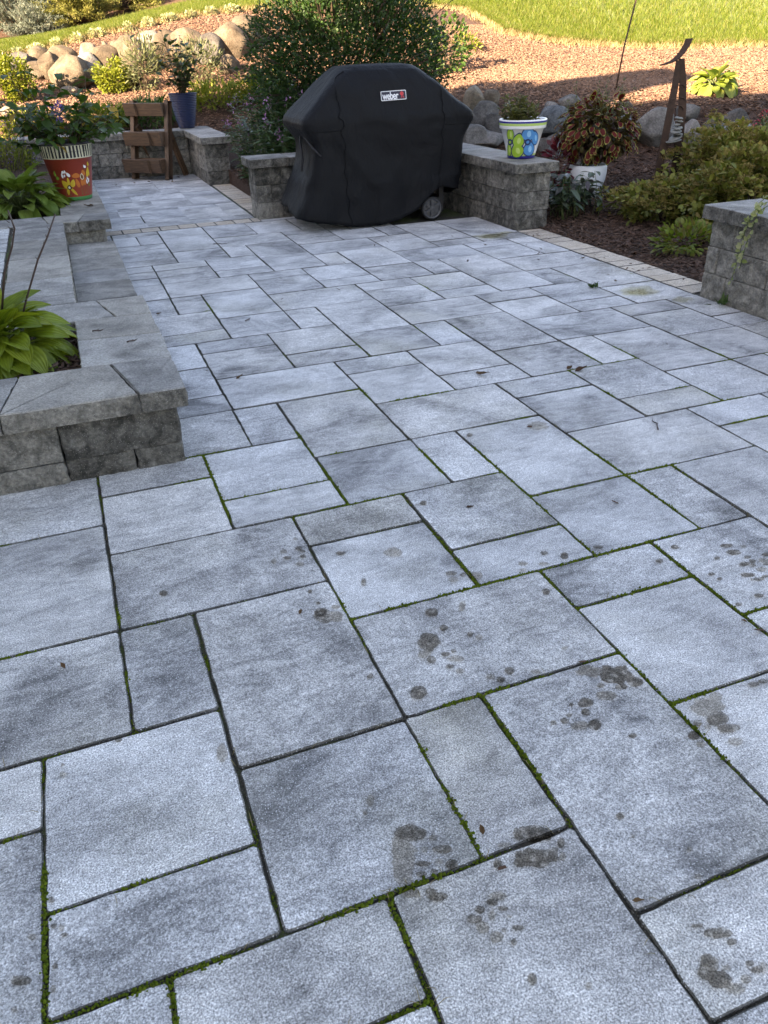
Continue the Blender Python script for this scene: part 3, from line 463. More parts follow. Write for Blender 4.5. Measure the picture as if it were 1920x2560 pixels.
# steps and landing
st = setp(empty('garden_steps', (0, 5.4, 0)), 'grey stone steps rising left from the patio to a landing', 'steps')
wall(st, .137, 4.21, .137, 6.56, [-.05, .077], .2, 1, .4)
yy = [4.21, 4.85, 5.29, 5.64, 6.06, 6.60]
for a, b in zip(yy[:-1], yy[1:]): cap(st, [(-.165, a), (.178, a), (.178, b), (-.165, b)], .0785, .155, name='tread')
wall(st, -.205, 4.21, -.205, 6.56, [.05, .240], .2, 1, .3)
yy = [4.205, 4.40, 4.81, 5.4, 6.0, 6.62]
for a, b in zip(yy[:-1], yy[1:]): cap(st, [(-.512, a), (-.16, a), (-.16, b), (-.512, b)], .2415, .316, name='tread')
for i in range(8):
    for j in range(6): lay('landing_paver', -.53 - .42 * (j + 1), 4.21 + .3 * i, -.53 - .42 * j, 4.21 + .3 * (i + 1), z=.312, j=.004, parent=st)
link('landing_bed', mesh('landing_bed', [(-3.1, 4.2, .30), (-.165, 4.2, .30), (-.165, 6.62, .30), (-3.1, 6.62, .30)], [(0, 1, 2, 3)], M_SOIL), st); fix(st)
# far-left planter that carries the red pot
w2 = setp(empty('planter_wall', (0, 8, 0)), 'low block planter wall with tan caps beyond the steps, under the red pot', 'garden wall', 'low block walls')
wall(w2, -2., 6.66, .135, 6.66, [-.03, .12, .240], .2, 1, .25); wall(w2, .137, 6.865, .137, 11.66, [-.03, .088, .240], .2, 1, .35)
for pl in ([(-.055, 6.612), (.182, 6.612), (.182, 6.945), (.012, 6.955)], [(-.262, 6.612), (-.058, 6.612), (.009, 6.955), (-.309, 6.965)], [(-.66, 6.612), (-.265, 6.612), (-.312, 6.965), (-.62, 6.965)], [(-1.1, 6.612), (-.663, 6.612), (-.623, 6.965), (-1.06, 6.965)]): cap(w2, pl, .2415, .316)
y = 6.96
for L in (.42, .3, .45, .4, .42, .38, .45, .4, .42, .4, .4): cap(w2, [(-.17, y), (.182, y - (.012 if y < 7 else 0)), (.182, y + L), (-.17, y + L)], .2415, .316, M_CAPTAN if y < 7.5 else None); y += L + .003
link('planter_soil', mesh('planter_soil', [(-2, 6.8, .24), (-.06, 6.8, .24), (-.06, 11.6, .24), (-2, 11.6, .24)], [(0, 1, 2, 3)], M_MULCH), w2); fix(w2)
# back wall with its short return
w3 = setp(empty('garden_wall', (.8, 11.8, 0)), 'grey block corner wall behind the wooden planter stand', 'garden wall', 'grey block walls')
wall(w3, -.6, 11.68, 1.575, 11.68, Z3, .3, 1, .4); wall(w3, 1.578, 11.72, 1.578, 10.40, Z3, .29, 1, .35)
for a, b in ((-.6, -.1), (-.1, .36), (.36, .80), (.80, 1.18), (1.18, 1.535)): cap(w3, [(a, 11.63), (b, 11.63), (b, 12.06), (a, 12.06)], *ZC, M_CAPTOP)
cap(w3, [(1.537, 11.70), (1.93, 11.70), (1.93, 12.2), (1.537, 12.2)], *ZC, M_CAPTOP); cap(w3, [(1.537, 11.2), (1.92, 11.2), (1.92, 11.697), (1.537, 11.697)], *ZC, M_CAPTOP); cap(w3, [(1.537, 10.35), (1.92, 10.35), (1.92, 10.77), (1.537, 10.77)], *ZC, M_CAPTOP); cap(w3, [(1.537, 10.773), (1.92, 10.773), (1.92, 11.197), (1.537, 11.197)], *ZC, M_CAPTOP); fix(w3)
# walls round the grill
w4 = setp(empty('garden_wall', (2.5, 7.95, 0)), 'grey block wall running behind the covered grill, left end showing', 'garden wall', 'grey block walls')
wall(w4, 1.60, 7.80, 3.47, 7.80, Z3, .3, 1, .25)
for a, b in ((1.555, 1.94), (1.943, 2.4), (2.403, 2.85), (2.853, 3.43)): cap(w4, [(a, 7.76), (b, 7.76), (b, 8.14), (a, 8.14)], *ZC, M_CAPTOP)
fix(w4)
w5 = setp(empty('garden_wall', (3.65, 7, 0)), 'grey block wall right of the grill, under the flower painted pot', 'garden wall', 'grey block walls')
wall(w5, 3.48, 8.10, 3.48, 6.17, Z3, .33, 1, .3)
for a, b, m_ in ((6.125, 6.56, M_CAPTAN), (6.563, 6.98, M_CAPTOP), (6.983, 7.42, M_CAPTAN), (7.423, 8.14, M_CAPTOP)): cap(w5, [(3.438, a), (3.86, a), (3.86, b), (3.438, b)], *ZC, m_)
fix(w5)
w6 = setp(empty('garden_wall', (3.65, 2.5, 0)), 'grey block wall end at the right edge with a trailing vine', 'garden wall', 'grey block walls')
wall(w6, 3.50, 3.85, 3.50, .4, Z3, .35, 1, .2)
y = 3.90
for L in (.22, .45, .42, .4, .45, .4, .42, .4, .4): cap(w6, [(3.458, y - L), (3.89, y - L), (3.89, y - .003), (3.458, y - .003)], *ZC, M_CAPTOP); y -= L
fix(w6)
# ================================================================ the house on the left whose shadow lies over the patio (out of frame)
M_SIDING = plain('house_siding', (.62, .60, .55), .7, 0, .05); M_ROOF = plain('roof_shingle', (.10, .095, .09), .9, 0, .3, 30.); M_CHIM = stone_mat('chimney_stone', (.15, .14, .13), (.28, .26, .24), (.38, .36, .33))
hs = setp(empty('house', (-4.5, 0, 0)), 'pale sided house left of the patio that shades it', 'house')
def prof(name, pts, x0, x1, mat):                       # extruded side profile (y, z)
    k = len(pts); v = [(x + 4.5, y, z) for x in (x0, x1) for y, z in pts]; f = [tuple(range(k)), tuple(range(2 * k - 1, k - 1, -1))] + [(i, i + k, (i + 1) % k + k, (i + 1) % k) for i in range(k)]
    return link(name, mesh(name, v, f, mat), hs)
prof('wall', [(4.35, -.3), (4.35, 5.2), (3.3, 6.3), (1.2, 8.0), (-1.2, 8.0), (-9, 5.2), (-9, -.3)], -6.2, -3.25, M_SIDING)
prof('roof', [(4.75, 4.95), (4.75, 5.1), (3.3, 6.5), (1.0, 8.25), (-1., 8.25), (-9.4, 5.2), (-9.4, 5.0), (-1., 8.05), (1.0, 8.05), (3.3, 6.3)][::-1], -6.5, -2.95, M_ROOF)
prof('chimney', [(4.45, -.3), (4.45, 6.9), (5.36, 7.05), (5.36, -.3)], -3.9, -3.1, M_CHIM)
prof('wing_wall', [(4.36, -.3), (4.36, 4.3), (5.5, 4.3), (6.2, 4.3), (9.2, 4.3), (9.95, 4.1), (9.95, -.3)], -5.9, -3.3, M_SIDING)
prof('wing_roof', [(5.37, 4.32), (5.37, 4.42), (6.4, 4.45), (9.2, 4.45), (10.05, 4.2), (10.05, 4.1), (9.2, 4.32), (6.3, 4.35)], -6.2, -3.05, M_ROOF)
# ================================================================ boulders
def boulder(name, x, y, z, rx, rz, mat, label, seed, group, ry=None, sink=.12):
    import bmesh
    bm = bmesh.new(); bmesh.ops.create_icosphere(bm, subdivisions=4, radius=1.); rr = random.Random(seed)
    cuts = [(Vector((rr.gauss(0, 1), rr.gauss(0, 1), rr.gauss(0, 1))).normalized(), rr.uniform(.62, .9)) for _ in range(11)]
    for v in bm.verts:
        p = v.co.copy(); n_ = p.normalized(); k = 1 + .16 * nz(p.x * 1.1 + seed, p.y * 1.1, p.z * 1.1) + .05 * nz(p.x * 3 + seed, p.y * 3, p.z * 3); p = n_ * k
        for c, d in cuts:
            e = p.dot(c) - d
            if e > 0: p -= c * e * .8
        p += n_ * .012 * nz(p.x * 9, p.y * 9, p.z * 9 + seed); v.co = p
    mx = max(abs(v.co.x) for v in bm.verts); mz = max(abs(v.co.z) for v in bm.verts); rx, rz = rx * 1.18, rz * 1.15; ry = ry or max(rx * .85, rz * .8)
    for v in bm.verts: v.co = Vector((v.co.x / mx * rx, v.co.y / mx * ry, v.co.z / mz * rz * (1 + sink / 2)))
    me = bpy.data.meshes.new(name); bm.to_mesh(me); bm.free(); me.materials.append(mat); me.polygons.foreach_set('use_smooth', [True] * len(me.polygons))
    return setp(link(name, me, None, (x, y + ry * .6, z + rz * (1 - sink)), (0, 0, rr.uniform(-.25, .25) - .35)), label, 'boulder', group)
BR = [(4.72, 9.08, 0.46, 0.172, 0.172), (4.74, 8.85, 0.4, 0.124, 0.145), (4.57, 8.78, 0.35, 0.26, 0.1), (4.46, 9.09, 0.42, 0.085, 0.161), (4.88, 9.69, 0.7, 0.122, 0.13), (5.09, 9.65, 0.72, 0.095, 0.102), (5.42, 8.62, 0.42, 0.204, 0.164), (5.11, 8.32, 0.3, 0.107, 0.084), (5.16, 8.19, 0.27, 0.086, 0.081), (5.7, 9.2, 0.65, 0.091, 0.064), (5.89, 9.12, 0.66, 0.125, 0.101), (6.48, 8.82, 0.66, 0.076, 0.063), (6.33, 7.96, 0.34, 0.204, 0.188), (7.02, 8.3, 0.56, 0.124, 0.083), (6.62, 7.76, 0.33, 0.118, 0.136), (6.97, 7.81, 0.4, 0.085, 0.115), (7.06, 7.48, 0.31, 0.245, 0.137), (7.1, 7.35, 0.28, 0.071, 0.056), (7.03, 7.13, 0.23, 0.125, 0.079)]
BRL = [('big charcoal boulder behind the left rim of the flower painted pot', M_BOULD), ('round dark boulder half hidden by the flower painted pot', M_BOULD), ('long low grey boulder just above the wall cap by the painted pot', M_BOULD), ('tall grey boulder touching the right edge of the grill cover', M_BOULD),
       ('sunlit cream boulder nearest the right shoulder of the grill cover', M_BOULW), ('smaller sunlit cream boulder beside the pale one right of the grill', M_BOULW), ('big smooth pale grey boulder right of the flower painted pot', M_BOULB), ('low grey boulder at the foot of the big pale one right of the painted pot', M_BOULD),
       ('small speckled grey boulder beside the red leaved plant', M_BOULB), ('small flat dark stone on the mulch above the big pale grey boulder', M_BOULD), ('round olive grey stone on the mulch left of the coleus top', M_BOULD), ('small sunlit stone just behind the top of the coleus', M_BOULT),
       ('wide dark grey boulder behind the rusty sculpture', M_BOULD), ('small mossy grey stone right of the rusty sculpture', M_BOULD), ('grey boulder peeking above the brown shrub beside the sculpture', M_BOULD), ('upright grey stone left of the big blue boulder', M_BOULD),
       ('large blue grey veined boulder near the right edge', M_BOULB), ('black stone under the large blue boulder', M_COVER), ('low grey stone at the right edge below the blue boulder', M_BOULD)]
for i, (b, (lb, m_)) in enumerate(zip(BR, BRL)): boulder('boulder', *b, m_, lb, 11 + i, 'boulders edging the right mulch slope')
BLs = [(0.1, 15.41, 1.09, 0.157, 0.164), (0.37, 14.86, 0.95, 0.301, 0.197), (0.75, 15.39, 1.13, 0.14, 0.191), (1.0, 15.49, 1.19, 0.109, 0.174), (1.18, 15.36, 1.16, 0.122, 0.192), (0.5, 15.74, 1.24, 0.148, 0.084), (-0.56, 15.72, 1.16, 0.113, 0.101), (-0.72, 15.7, 1.15, 0.075, 0.088), (-0.34, 15.83, 1.21, 0.115, 0.076), (-0.67, 15.32, 1.04, 0.086, 0.074), (-0.6, 13.28, 0.67, 0.114, 0.082), (-0.46, 13.11, 0.64, 0.092, 0.086), (-0.74, 13.74, 0.75, 0.056, 0.056), (1.84, 15.87, 1.46, 0.086, 0.086), (1.94, 15.78, 1.44, 0.086, 0.086), (1.46, 15.53, 1.26, 0.104, 0.117), (1.3, 14.6, 0.97, 0.111, 0.124), (2.72, 15.62, 1.54, 0.12, 0.067), (2.74, 15.05, 1.35, 0.091, 0.142), (2.94, 14.64, 1.3, 0.229, 0.222), (2.75, 14.11, 1.13, 0.117, 0.105), (2.46, 15.16, 1.31, 0.123, 0.084), (0.31, 14.62, 0.91, 0.127, 0.048), (-0.17, 15.49, 1.11, 0.157, 0.113)]
BLL = ['tan boulder behind the tip of the red pot plant', 'largest tan boulder of the left rock wall, half in shadow', 'tall tan boulder right of the largest one in the left rock wall', 'narrow upright pale boulder, second right of the largest one on the left', 'upright boulder behind the round yellow shrub on the left', 'rounded boulder resting on top of the largest left one', 'pale round boulder beside the far left yellow shrub', 'boulder cut off by the left edge in the upper rock wall', 'small boulder above the far left yellow shrub', 'low flat stone at the left edge below the upper rock wall', 'tan stone of the low pair at the left edge', 'bright pale stone of the low pair at the left edge', 'small stone at the left edge above the low pair', 'round pale stone just left of the blue pot shrub', 'round pale stone hidden by the blue pot shrub', 'weathered stone left of the grey feathery shrub', 'angular pale stone below the grey feathery shrub', 'flat sunlit stone under the border right of the blue pot shrub', 'narrow dark faced stone beside the big sunlit slab', 'big sunlit slab boulder left of the large green shrub', 'pale stone below the big sunlit slab', 'golden stone right of the blue pot shrub', 'thin ledge stone in front of the largest left boulder', 'shaded boulder between the far left yellow shrub and the red pot plant']
for i, (b, lb) in enumerate(zip(BLs, BLL)): boulder('boulder', b[0], b[1], b[2], b[3] * 1.16, b[4] * 1.14, (M_BOULT, M_BOULT, M_BOULW, M_BOULT)[i % 4] if i not in (1, 5) else M_BOULT, lb, 51 + i, 'boulders of the left rock wall')
FIR = [(4.42, 8.75, .17, .15), (4.95, 8.72, .16, .16), (5.3, 8.36, .13, .10), (5.72, 8.5, .17, .16), (6.02, 8.2, .16, .15), (6.12, 8.52, .14, .13), (6.5, 8.12, .15, .15), (6.82, 7.62, .13, .12), (7.28, 7.75, .15, .14), (7.5, 7.3, .2, .16)]
for i, (x, y, a, b) in enumerate(FIR): boulder('boulder', x, y, h1(x, y) - .02, a, b, (M_BOULD, M_BOULB, M_BOULD)[i % 3], '%s from the left of the dark stones packed between the right bank boulders' % ['first', 'second', 'third', 'fourth', 'fifth', 'sixth', 'seventh', 'eighth', 'ninth', 'tenth'][i], 171 + i, 'boulders edging the right mulch slope')
FIL = [(-.95, 15.9, .15, .11), (-.38, 15.55, .13, .10), (-.02, 15.75, .14, .10), (.28, 15.55, .16, .11), (.66, 15.05, .13, .12), (.98, 15.15, .14, .13), (1.36, 15.1, .17, .16), (1.66, 15.25, .17, .16), (1.98, 15.15, .17, .15), (2.28, 15.0, .17, .15), (2.58, 14.6, .15, .13), (3.25, 14.9, .18, .13)]
for i, (x, y, a, b) in enumerate(FIL): boulder('boulder', x, y, h1(x, y) + .05, a * 1.5, b * 1.6, (M_BOULT, M_BOULD, M_BOULT)[i % 3], '%s from the left of the small stones filling gaps in the left rock wall' % ['first', 'second', 'third', 'fourth', 'fifth', 'sixth', 'seventh', 'eighth', 'ninth', 'tenth', 'eleventh', 'twelfth'][i], 131 + i, 'boulders of the left rock wall')
# ================================================================ plants: leaf builders
LT = {}
def tpl(name, v, f): LT[name] = (np.array(v, float), np.array(f))
tpl('small', [(0, 0, 0), (-.30, .5, .07), (.30, .5, .07), (0, 1, -.04), (0, .5, -.03)], [(0, 4, 1), (0, 2, 4), (1, 4, 3), (4, 2, 3)])
tpl('oval', [(0, 0, 0), (-.27, .3, .06), (0, .33, -.02), (.27, .3, .06), (-.27, .65, .02), (0, .67, -.05), (.27, .65, .02), (0, 1, -.16)], [(0, 2, 1), (0, 3, 2), (1, 2, 5), (1, 5, 4), (2, 3, 6), (2, 6, 5), (4, 5, 7), (5, 6, 7)])
tpl('lance', [(0, 0, 0), (-.13, .3, .04), (0, .3, -.02), (.13, .3, .04), (-.11, .65, .0), (0, .65, -.06), (.11, .65, .0), (0, 1, -.18)], [(0, 2, 1), (0, 3, 2), (1, 2, 5), (1, 5, 4), (2, 3, 6), (2, 6, 5), (4, 5, 7), (5, 6, 7)])
tpl('needle', [(-.05, 0, 0), (.05, 0, 0), (0, 1, -.05)], [(0, 1, 2)])
tpl('petal', [(0, 0, 0), (-.33, .45, .12), (.33, .45, .12), (0, 1, 0)], [(0, 2, 1), (1, 2, 3)])
def leaves(t, P, D, S, roll=.6, upness=1.):
    """instances of a leaf template as one triangle soup: positions, directions, lengths"""
    v, f = LT[t]; n = len(P); D = D / (np.linalg.norm(D, axis=1, keepdims=True) + 1e-9)
    up = np.column_stack([rng.normal(0, roll, n), rng.normal(0, roll, n), np.full(n, upness)]); xa = np.cross(D, up); xa /= (np.linalg.norm(xa, axis=1, keepdims=True) + 1e-9); za = np.cross(xa, D)
    S = np.broadcast_to(S, (n,))[:, None, None]
    W = P[:, None, :] + S * (v[None, :, :1] * xa[:, None] + v[None, :, 1:2] * D[:, None] + v[None, :, 2:3] * za[:, None])
    return W.reshape(-1, 3), (np.arange(n)[:, None, None] * len(v) + f[None]).reshape(-1, 3)
def soup(name, parts, mat, parent=None, label=None, off=(0, 0, 0)):
    vv, ff, k = [], [], 0
    for a, b in parts: vv.append(a); ff.append(b + k); k += len(a)
    o = link(name, trimesh(name, np.concatenate(vv) - np.array(off), np.concatenate(ff), mat), parent); setp(o, label, kind='stuff'); return o
def cloud(n, c, r, inner=.45, seed=0, lob=.22, hole=-.3, hf=5., base=None):
    """points through the volume of an uneven crown, denser outwards"""
    d = rng.normal(0, 1, (n, 3)); d /= np.linalg.norm(d, axis=1, keepdims=True); k = inner + (1 - inner) * rng.uniform(0, 1, n) ** .55
    l_ = np.array([1 + lob * (nz(a * 1.7 + seed, b * 1.7, e * 1.7) + .7 * nz(a * 4 + seed, b * 4, e * 4)) for a, b, e in d]); P = d * (k * l_)[:, None] * np.array(r) + np.array(c)
    keep = np.array([nz(a * hf + seed, b * hf, e * hf) > hole for a, b, e in P])
    if base is not None: keep &= P[:, 2] > base
    return P[keep], d[keep]
def stems(name, root, tips, mat, r0=.008, parent=None, off=(0, 0, 0), bend=.15, n=5, r1=.002):
    mb = MB(); off = Vector(off)
    for s, t in zip(root, tips):
        s, t = Vector(s), Vector(t); m_ = (s + t) / 2 + Vector((random.uniform(-1, 1), random.uniform(-1, 1), random.uniform(0, .6))) * (t - s).length * bend
        pts = [s * (1 - u) ** 2 + m_ * 2 * u * (1 - u) + t * u * u - off for u in (0, .25, .5, .75, 1)]; mb.tube(pts, [r0 + (r1 - r0) * u for u in (0, .25, .5, .75, 1)], n)
    return mb.obj(name, mat, parent, True)
M_STEM = plain('brown_twig', (.06, .04, .025), .8, 0, .3); M_GSTEM = plain('green_stem', (.07, .10, .03), .6, 0, .3)
L_SHRUB = leafmat('shrub_leaf', [(.020, .050, .018), (.034, .080, .025), (.052, .112, .034), (.032, .062, .034)], .38, .4, .4, (.9, 1.1, .3))
L_DARK = leafmat('dark_leaf', [(.030, .062, .024), (.048, .095, .034), (.066, .12, .044)], .3, .35, .5)
L_GREEN = leafmat('mid_green_leaf', [(.030, .075, .018), (.05, .11, .022), (.07, .13, .03), (.04, .085, .025)], .38, .45, .35)
L_YEL = leafmat('yellow_green_leaf', [(.10, .14, .016), (.16, .20, .024), (.22, .25, .04), (.08, .11, .02)], .45, .5, .3)
L_GREY = leafmat('grey_green_leaf', [(.075, .10, .05), (.12, .14, .075), (.16, .175, .10)], .35, .6, .2)
L_OLIVE = leafmat('spirea_leaf', [(.10, .12, .026), (.16, .18, .038), (.23, .24, .05), (.24, .18, .06)], .35, .5, .3)
L_SEED = leafmat('spirea_seed_head', [(.16, .12, .045), (.23, .17, .06), (.19, .16, .05), (.30, .23, .085)], .1, .9, .1)
L_SPR = leafmat('blue_spruce_needle', [(.07, .095, .085), (.11, .14, .12), (.16, .19, .15)], .15, .6, .2)
L_JUN = leafmat('golden_juniper_needle', [(.10, .12, .03), (.17, .18, .05), (.23, .22, .07)], .25, .6, .2)
L_HED = leafmat('hedge_needle', [(.012, .022, .010), (.02, .035, .014), (.03, .045, .018)], .1, .6, .2)
L_PINK = leafmat('pink_flower', [(.42, .20, .38), (.52, .28, .50), (.34, .14, .34)], .4, .6, .2, (1, 1, 1)); L_PURP = leafmat('purple_flower', [(.16, .10, .36), (.24, .16, .46)], .4, .6, .2, (1, 1, 1))
L_WHITE = leafmat('cream_flower', [(.30, .33, .16), (.42, .43, .26), (.20, .28, .08)], .4, .6, .2, (1, 1, 1)); L_RED = leafmat('maroon_leaf', [(.10, .012, .02), (.16, .018, .028), (.07, .01, .018)], .35, .4, .4, (1, .8, .8)); L_REDF = leafmat('red_flower', [(.42, .04, .07), (.5, .08, .12)], .3, .6, .2, (1, 1, 1))
def plant(name, label, cat, c, group=None): return setp(empty(name, c), label, cat, group)
# ---------------------------------------------------------------- big shrub behind the grill
p = plant('shrub', 'large dense dark green shrub standing behind the covered grill', 'shrub', (3.05, 9.1, .2)); o = (3.05, 9.1, .2)
P, d = cloud(62000, (3.02, 9.12, 1.1), (1.2, .72, 1.12), .3, 3, .2, -.36, 5., .25); parts = [leaves('small', P, d + rng.normal(0, .7, d.shape) + (0, 0, .3), rng.uniform(.024, .05, len(P)))]
rt, tp = [], []; SP, SD = [], []
for i in range(150):
    a = random.uniform(0, 6.28); e = random.uniform(-.15, 1.35); dv = Vector((math.cos(a) * math.cos(e), math.sin(a) * math.cos(e), math.sin(e))); q0 = Vector((3.02, 9.12, 1.1)) + Vector((dv.x * 1.12, dv.y * .68, dv.z * 1.05)); q1 = q0 + (dv + Vector((0, 0, .5))).normalized() * random.uniform(.1, .3)
    rt.append(q0 - dv * .3); tp.append(q1)
    for k in range(16): u = k / 15; SP.append(q0.lerp(q1, u)); SD.append(dv + Vector((random.gauss(0, .8), random.gauss(0, .8), random.gauss(.2, .6))))
parts.append(leaves('small', np.array(SP), np.array(SD), rng.uniform(.028, .05, len(SP)))); soup('crown', parts, L_SHRUB, p, off=o)
for i in range(26): a = random.uniform(0, 6.28); rt.append((3.05 + .15 * math.cos(a), 9.1 + .12 * math.sin(a), .2)); tp.append((3.05 + 1. * math.cos(a) * random.random(), 9.1 + .55 * math.sin(a) * random.random(), random.uniform(1.2, 1.9)))
stems('branch', rt, tp, M_STEM, .012, p, o, .1)
# ---------------------------------------------------------------- pink flowering perennial
p = plant('pink_perennial', 'leafy green perennial with small pink flowers left of the grill', 'plant', (2.05, 9., .12)); o = (2.05, 9., .12); lp, ld, fp, fd, rt, tp = [], [], [], [], [], []
for i in range(105):
    b = Vector((random.uniform(1.87, 2.55), random.uniform(8.25, 10.1), 0)); b.z = h1(b.x, b.y); t = b + Vector((random.gauss(-.06, .12), random.gauss(-.05, .12), random.uniform(.45, .9))); rt.append(b); tp.append(t); a0 = random.random() * 3
    for k in range(15):
        u = .12 + .88 * k / 14; a = a0 + k * 1.57
        for s in (0, math.pi): lp.append(b.lerp(t, u)); ld.append((math.cos(a + s), math.sin(a + s), random.uniform(-.25, .45)))
    if random.random() < .62:
        for k in range(random.randint(5, 12)): fp.append(t + Vector((random.gauss(0, .02), random.gauss(0, .02), random.uniform(-.05, .06)))); fd.append((random.gauss(0, 1), random.gauss(0, 1), .5))
soup('foliage', [leaves('lance', np.array(lp), np.array(ld), rng.uniform(.07, .13, len(lp)), .25)], L_DARK, p, off=o); soup('flowers', [leaves('petal', np.array(fp), np.array(fd), rng.uniform(.022, .038, len(fp)))], L_PINK, p, off=o); stems('stem', rt, tp, M_GSTEM, .005, p, o)
# ---------------------------------------------------------------- brown-headed spirea, right bed
def spirea(label, c, r, nl, nh, seed):
    p = plant('spirea', label, 'shrub', (c[0], c[1], h1(c[0], c[1]))); o = tuple(p.location)
    P, d = cloud(nl, c, r, .35, seed, .5, -.22, 6., o[2] + .02); soup('foliage', [leaves('oval', P, d + rng.normal(0, .6, d.shape) + (0, 0, .2), rng.uniform(.034, .075, len(P)))], L_OLIVE, p, off=o)
    P, d = cloud(nh * 3, c, (r[0] * .98, r[1] * .98, r[2] * 1.02), .88, seed, .5, -.3, 6.); P = P[(d[:, 2] > .12)][:nh]; hp, hd = [], []
    for q in P:
        R0 = random.uniform(.025, .055)
        for k in range(34): a = random.uniform(0, 6.28); rr = R0 * math.sqrt(random.random()); hp.append((q[0] + rr * math.cos(a), q[1] + rr * math.sin(a), q[2] + .02 - rr * .35 + random.gauss(0, .004))); hd.append((math.cos(a), math.sin(a), random.uniform(.2, 1.2)))
    soup('seed_heads', [leaves('petal', np.array(hp), np.array(hd), rng.uniform(.009, .017, len(hp)))], L_SEED, p, off=o)
    rt = [(c[0] + random.gauss(0, r[0] * .25), c[1] + random.gauss(0, r[1] * .25), o[2] - .02) for _ in range(50)]; stems('stem', rt, [(c[0] + random.uniform(-.8, .8) * r[0], c[1] + random.uniform(-.8, .8) * r[1], c[2] + random.uniform(-.1, .7) * r[2]) for _ in rt], M_STEM, .005, p, o)
spirea('tallest olive shrub with flat brown seed heads right of the rusty sculpture', (5.82, 6.12, .33), (.60, .52, .41), 9500, 680, 2)
spirea('lower olive shrub with brown seed heads at the right wall end', (5.08, 5.15, .23), (.54, .40, .40), 8000, 460, 9)
spirea('low olive shrub with brown seed heads in front of the rusty sculpture', (4.86, 5.80, .14), (.55, .42, .22), 5200, 320, 17)
spirea('olive shrub with brown seed heads cut off by the right edge', (6.35, 5.9, .22), (.5, .5, .29), 5500, 380, 14)
p = plant('low_seedling', 'small yellow green plant at the mulch edge below the brown shrub', 'plant', (4.15, 4.85, 0)); P, d = cloud(520, (4.2, 4.82, .09), (.28, .16, .11), .3, 4, .3, -.4, 6., .005)
soup('foliage', [leaves('oval', P, d + (0, 0, .4), rng.uniform(.035, .06, len(P)), .4)], leafmat('seedling_leaf', [(.10, .16, .02), (.18, .24, .035), (.20, .15, .05)], .4), p, off=(4.15, 4.85, 0))
# ---------------------------------------------------------------- sunlit plants behind the left walls
def mound(name, label, c, r, n, mat, leaf='oval', ls=(.03, .06), seed=0, cat='shrub', grp=None, inner=.3, up=.4, roll=.6, hole=-.35):
    z = h1(c[0], c[1]); p = plant(name, label, cat, (c[0], c[1], z), grp); cc = (c[0], c[1], z + c[2]); P, d = cloud(n, cc, r, inner, seed, .28, hole, 5., z)
    soup('foliage', [leaves(leaf, P, d + rng.normal(0, .6, d.shape) + (0, 0, up), rng.uniform(*ls, len(P)), roll)], mat, p, off=tuple(p.location)); rt = [(c[0] + random.gauss(0, .04), c[1] + random.gauss(0, .04), z - .02) for _ in range(14)]
    stems('stem', rt, [(c[0] + random.uniform(-.7, .7) * r[0], c[1] + random.uniform(-.7, .7) * r[1], cc[2] + random.uniform(-.2, .8) * r[2]) for _ in rt], M_STEM, .005, p, tuple(p.location)); return p
mound('golden_shrub', 'bright yellow green mounded shrub at the left edge', (-.55, 14.45, .28), (.36, .32, .33), 3600, L_YEL, seed=21); mound('golden_shrub', 'small round yellow green shrub in front of the left rock wall', (.95, 14.45, .2), (.28, .25, .26), 2600, L_YEL, seed=22)
mound('feathery_shrub', 'airy grey green shrub left of the blue pot shrub', (1.42, 14.2, .38), (.32, .26, .40), 1000, L_GREY, 'lance', (.05, .09), 23, up=.8); mound('feathery_shrub', 'airy grey green shrub right of the blue pot shrub', (2.2, 13.8, .32), (.36, .26, .34), 900, L_GREY, 'lance', (.05, .09), 24, up=.8)
for i, (x, y, rx, lb) in enumerate([(.55, 12.75, .45, 'sunlit leafy perennials behind the back wall left of the wooden stand'), (1.25, 12.8, .4, 'sunlit leafy perennials behind the back wall between stand and blue pot'), (2.25, 13.0, .5, 'sunlit pale green perennials right of the blue pot'), (2.95, 12.9, .45, 'sunlit perennials in front of the large shrub on its left'), (-.35, 12.6, .45, 'sunlit low plants behind the red pot'), (-.75, 11.4, .4, 'bright green plants at the left edge behind the red pot')]):
    mound('sunlit_perennial', lb, (x, y, .10), (rx, .4, .22), 1300, L_YEL if i != 1 else L_GREEN, 'lance', (.06, .12), 30 + i, 'plant', 'sunlit perennials behind the back wall', up=.6)
EDG = [(-.69, 16.75), (-.35, 16.8), (-.05, 16.8), (.28, 16.9), (.62, 17.0), (1.0, 17.1), (1.55, 17.15), (1.95, 17.2), (2.35, 17.3), (2.75, 17.35), (3.15, 17.4), (3.55, 17.4)]
ORD = ['first', 'second', 'third', 'fourth', 'fifth', 'sixth', 'seventh', 'eighth', 'ninth', 'tenth', 'eleventh', 'twelfth']
for i, (x, y) in enumerate(EDG):
    mound('edging_flower', '%s clump from the left of cream flowers along the lawn edge' % ORD[i], (x, y, .07), (.09 + .03 * (i % 3), .10, .07), 200, L_WHITE, 'petal', (.03, .055), 60 + i, 'flower', 'cream flowers edging the lawn', .5)
mound('sunlit_shrub', 'pale yellow green shrub on the mulch right of the large shrub', (5.4, 11.7, .3), (.34, .28, .42), 900, L_GREEN, 'oval', (.05, .09), 81, hole=-.15); mound('weed_tuft', 'thin yellow green weed on the mulch below the lawn', (6.3, 12.9, .08), (.22, .2, .15), 260, L_YEL, 'lance', (.06, .12), 82, 'plant')
mound('weed_tuft', 'small pale weed above the large shrub on the mulch slope', (5.9, 13.9, .08), (.26, .2, .15), 240, L_YEL, 'lance', (.06, .12), 83, 'plant')
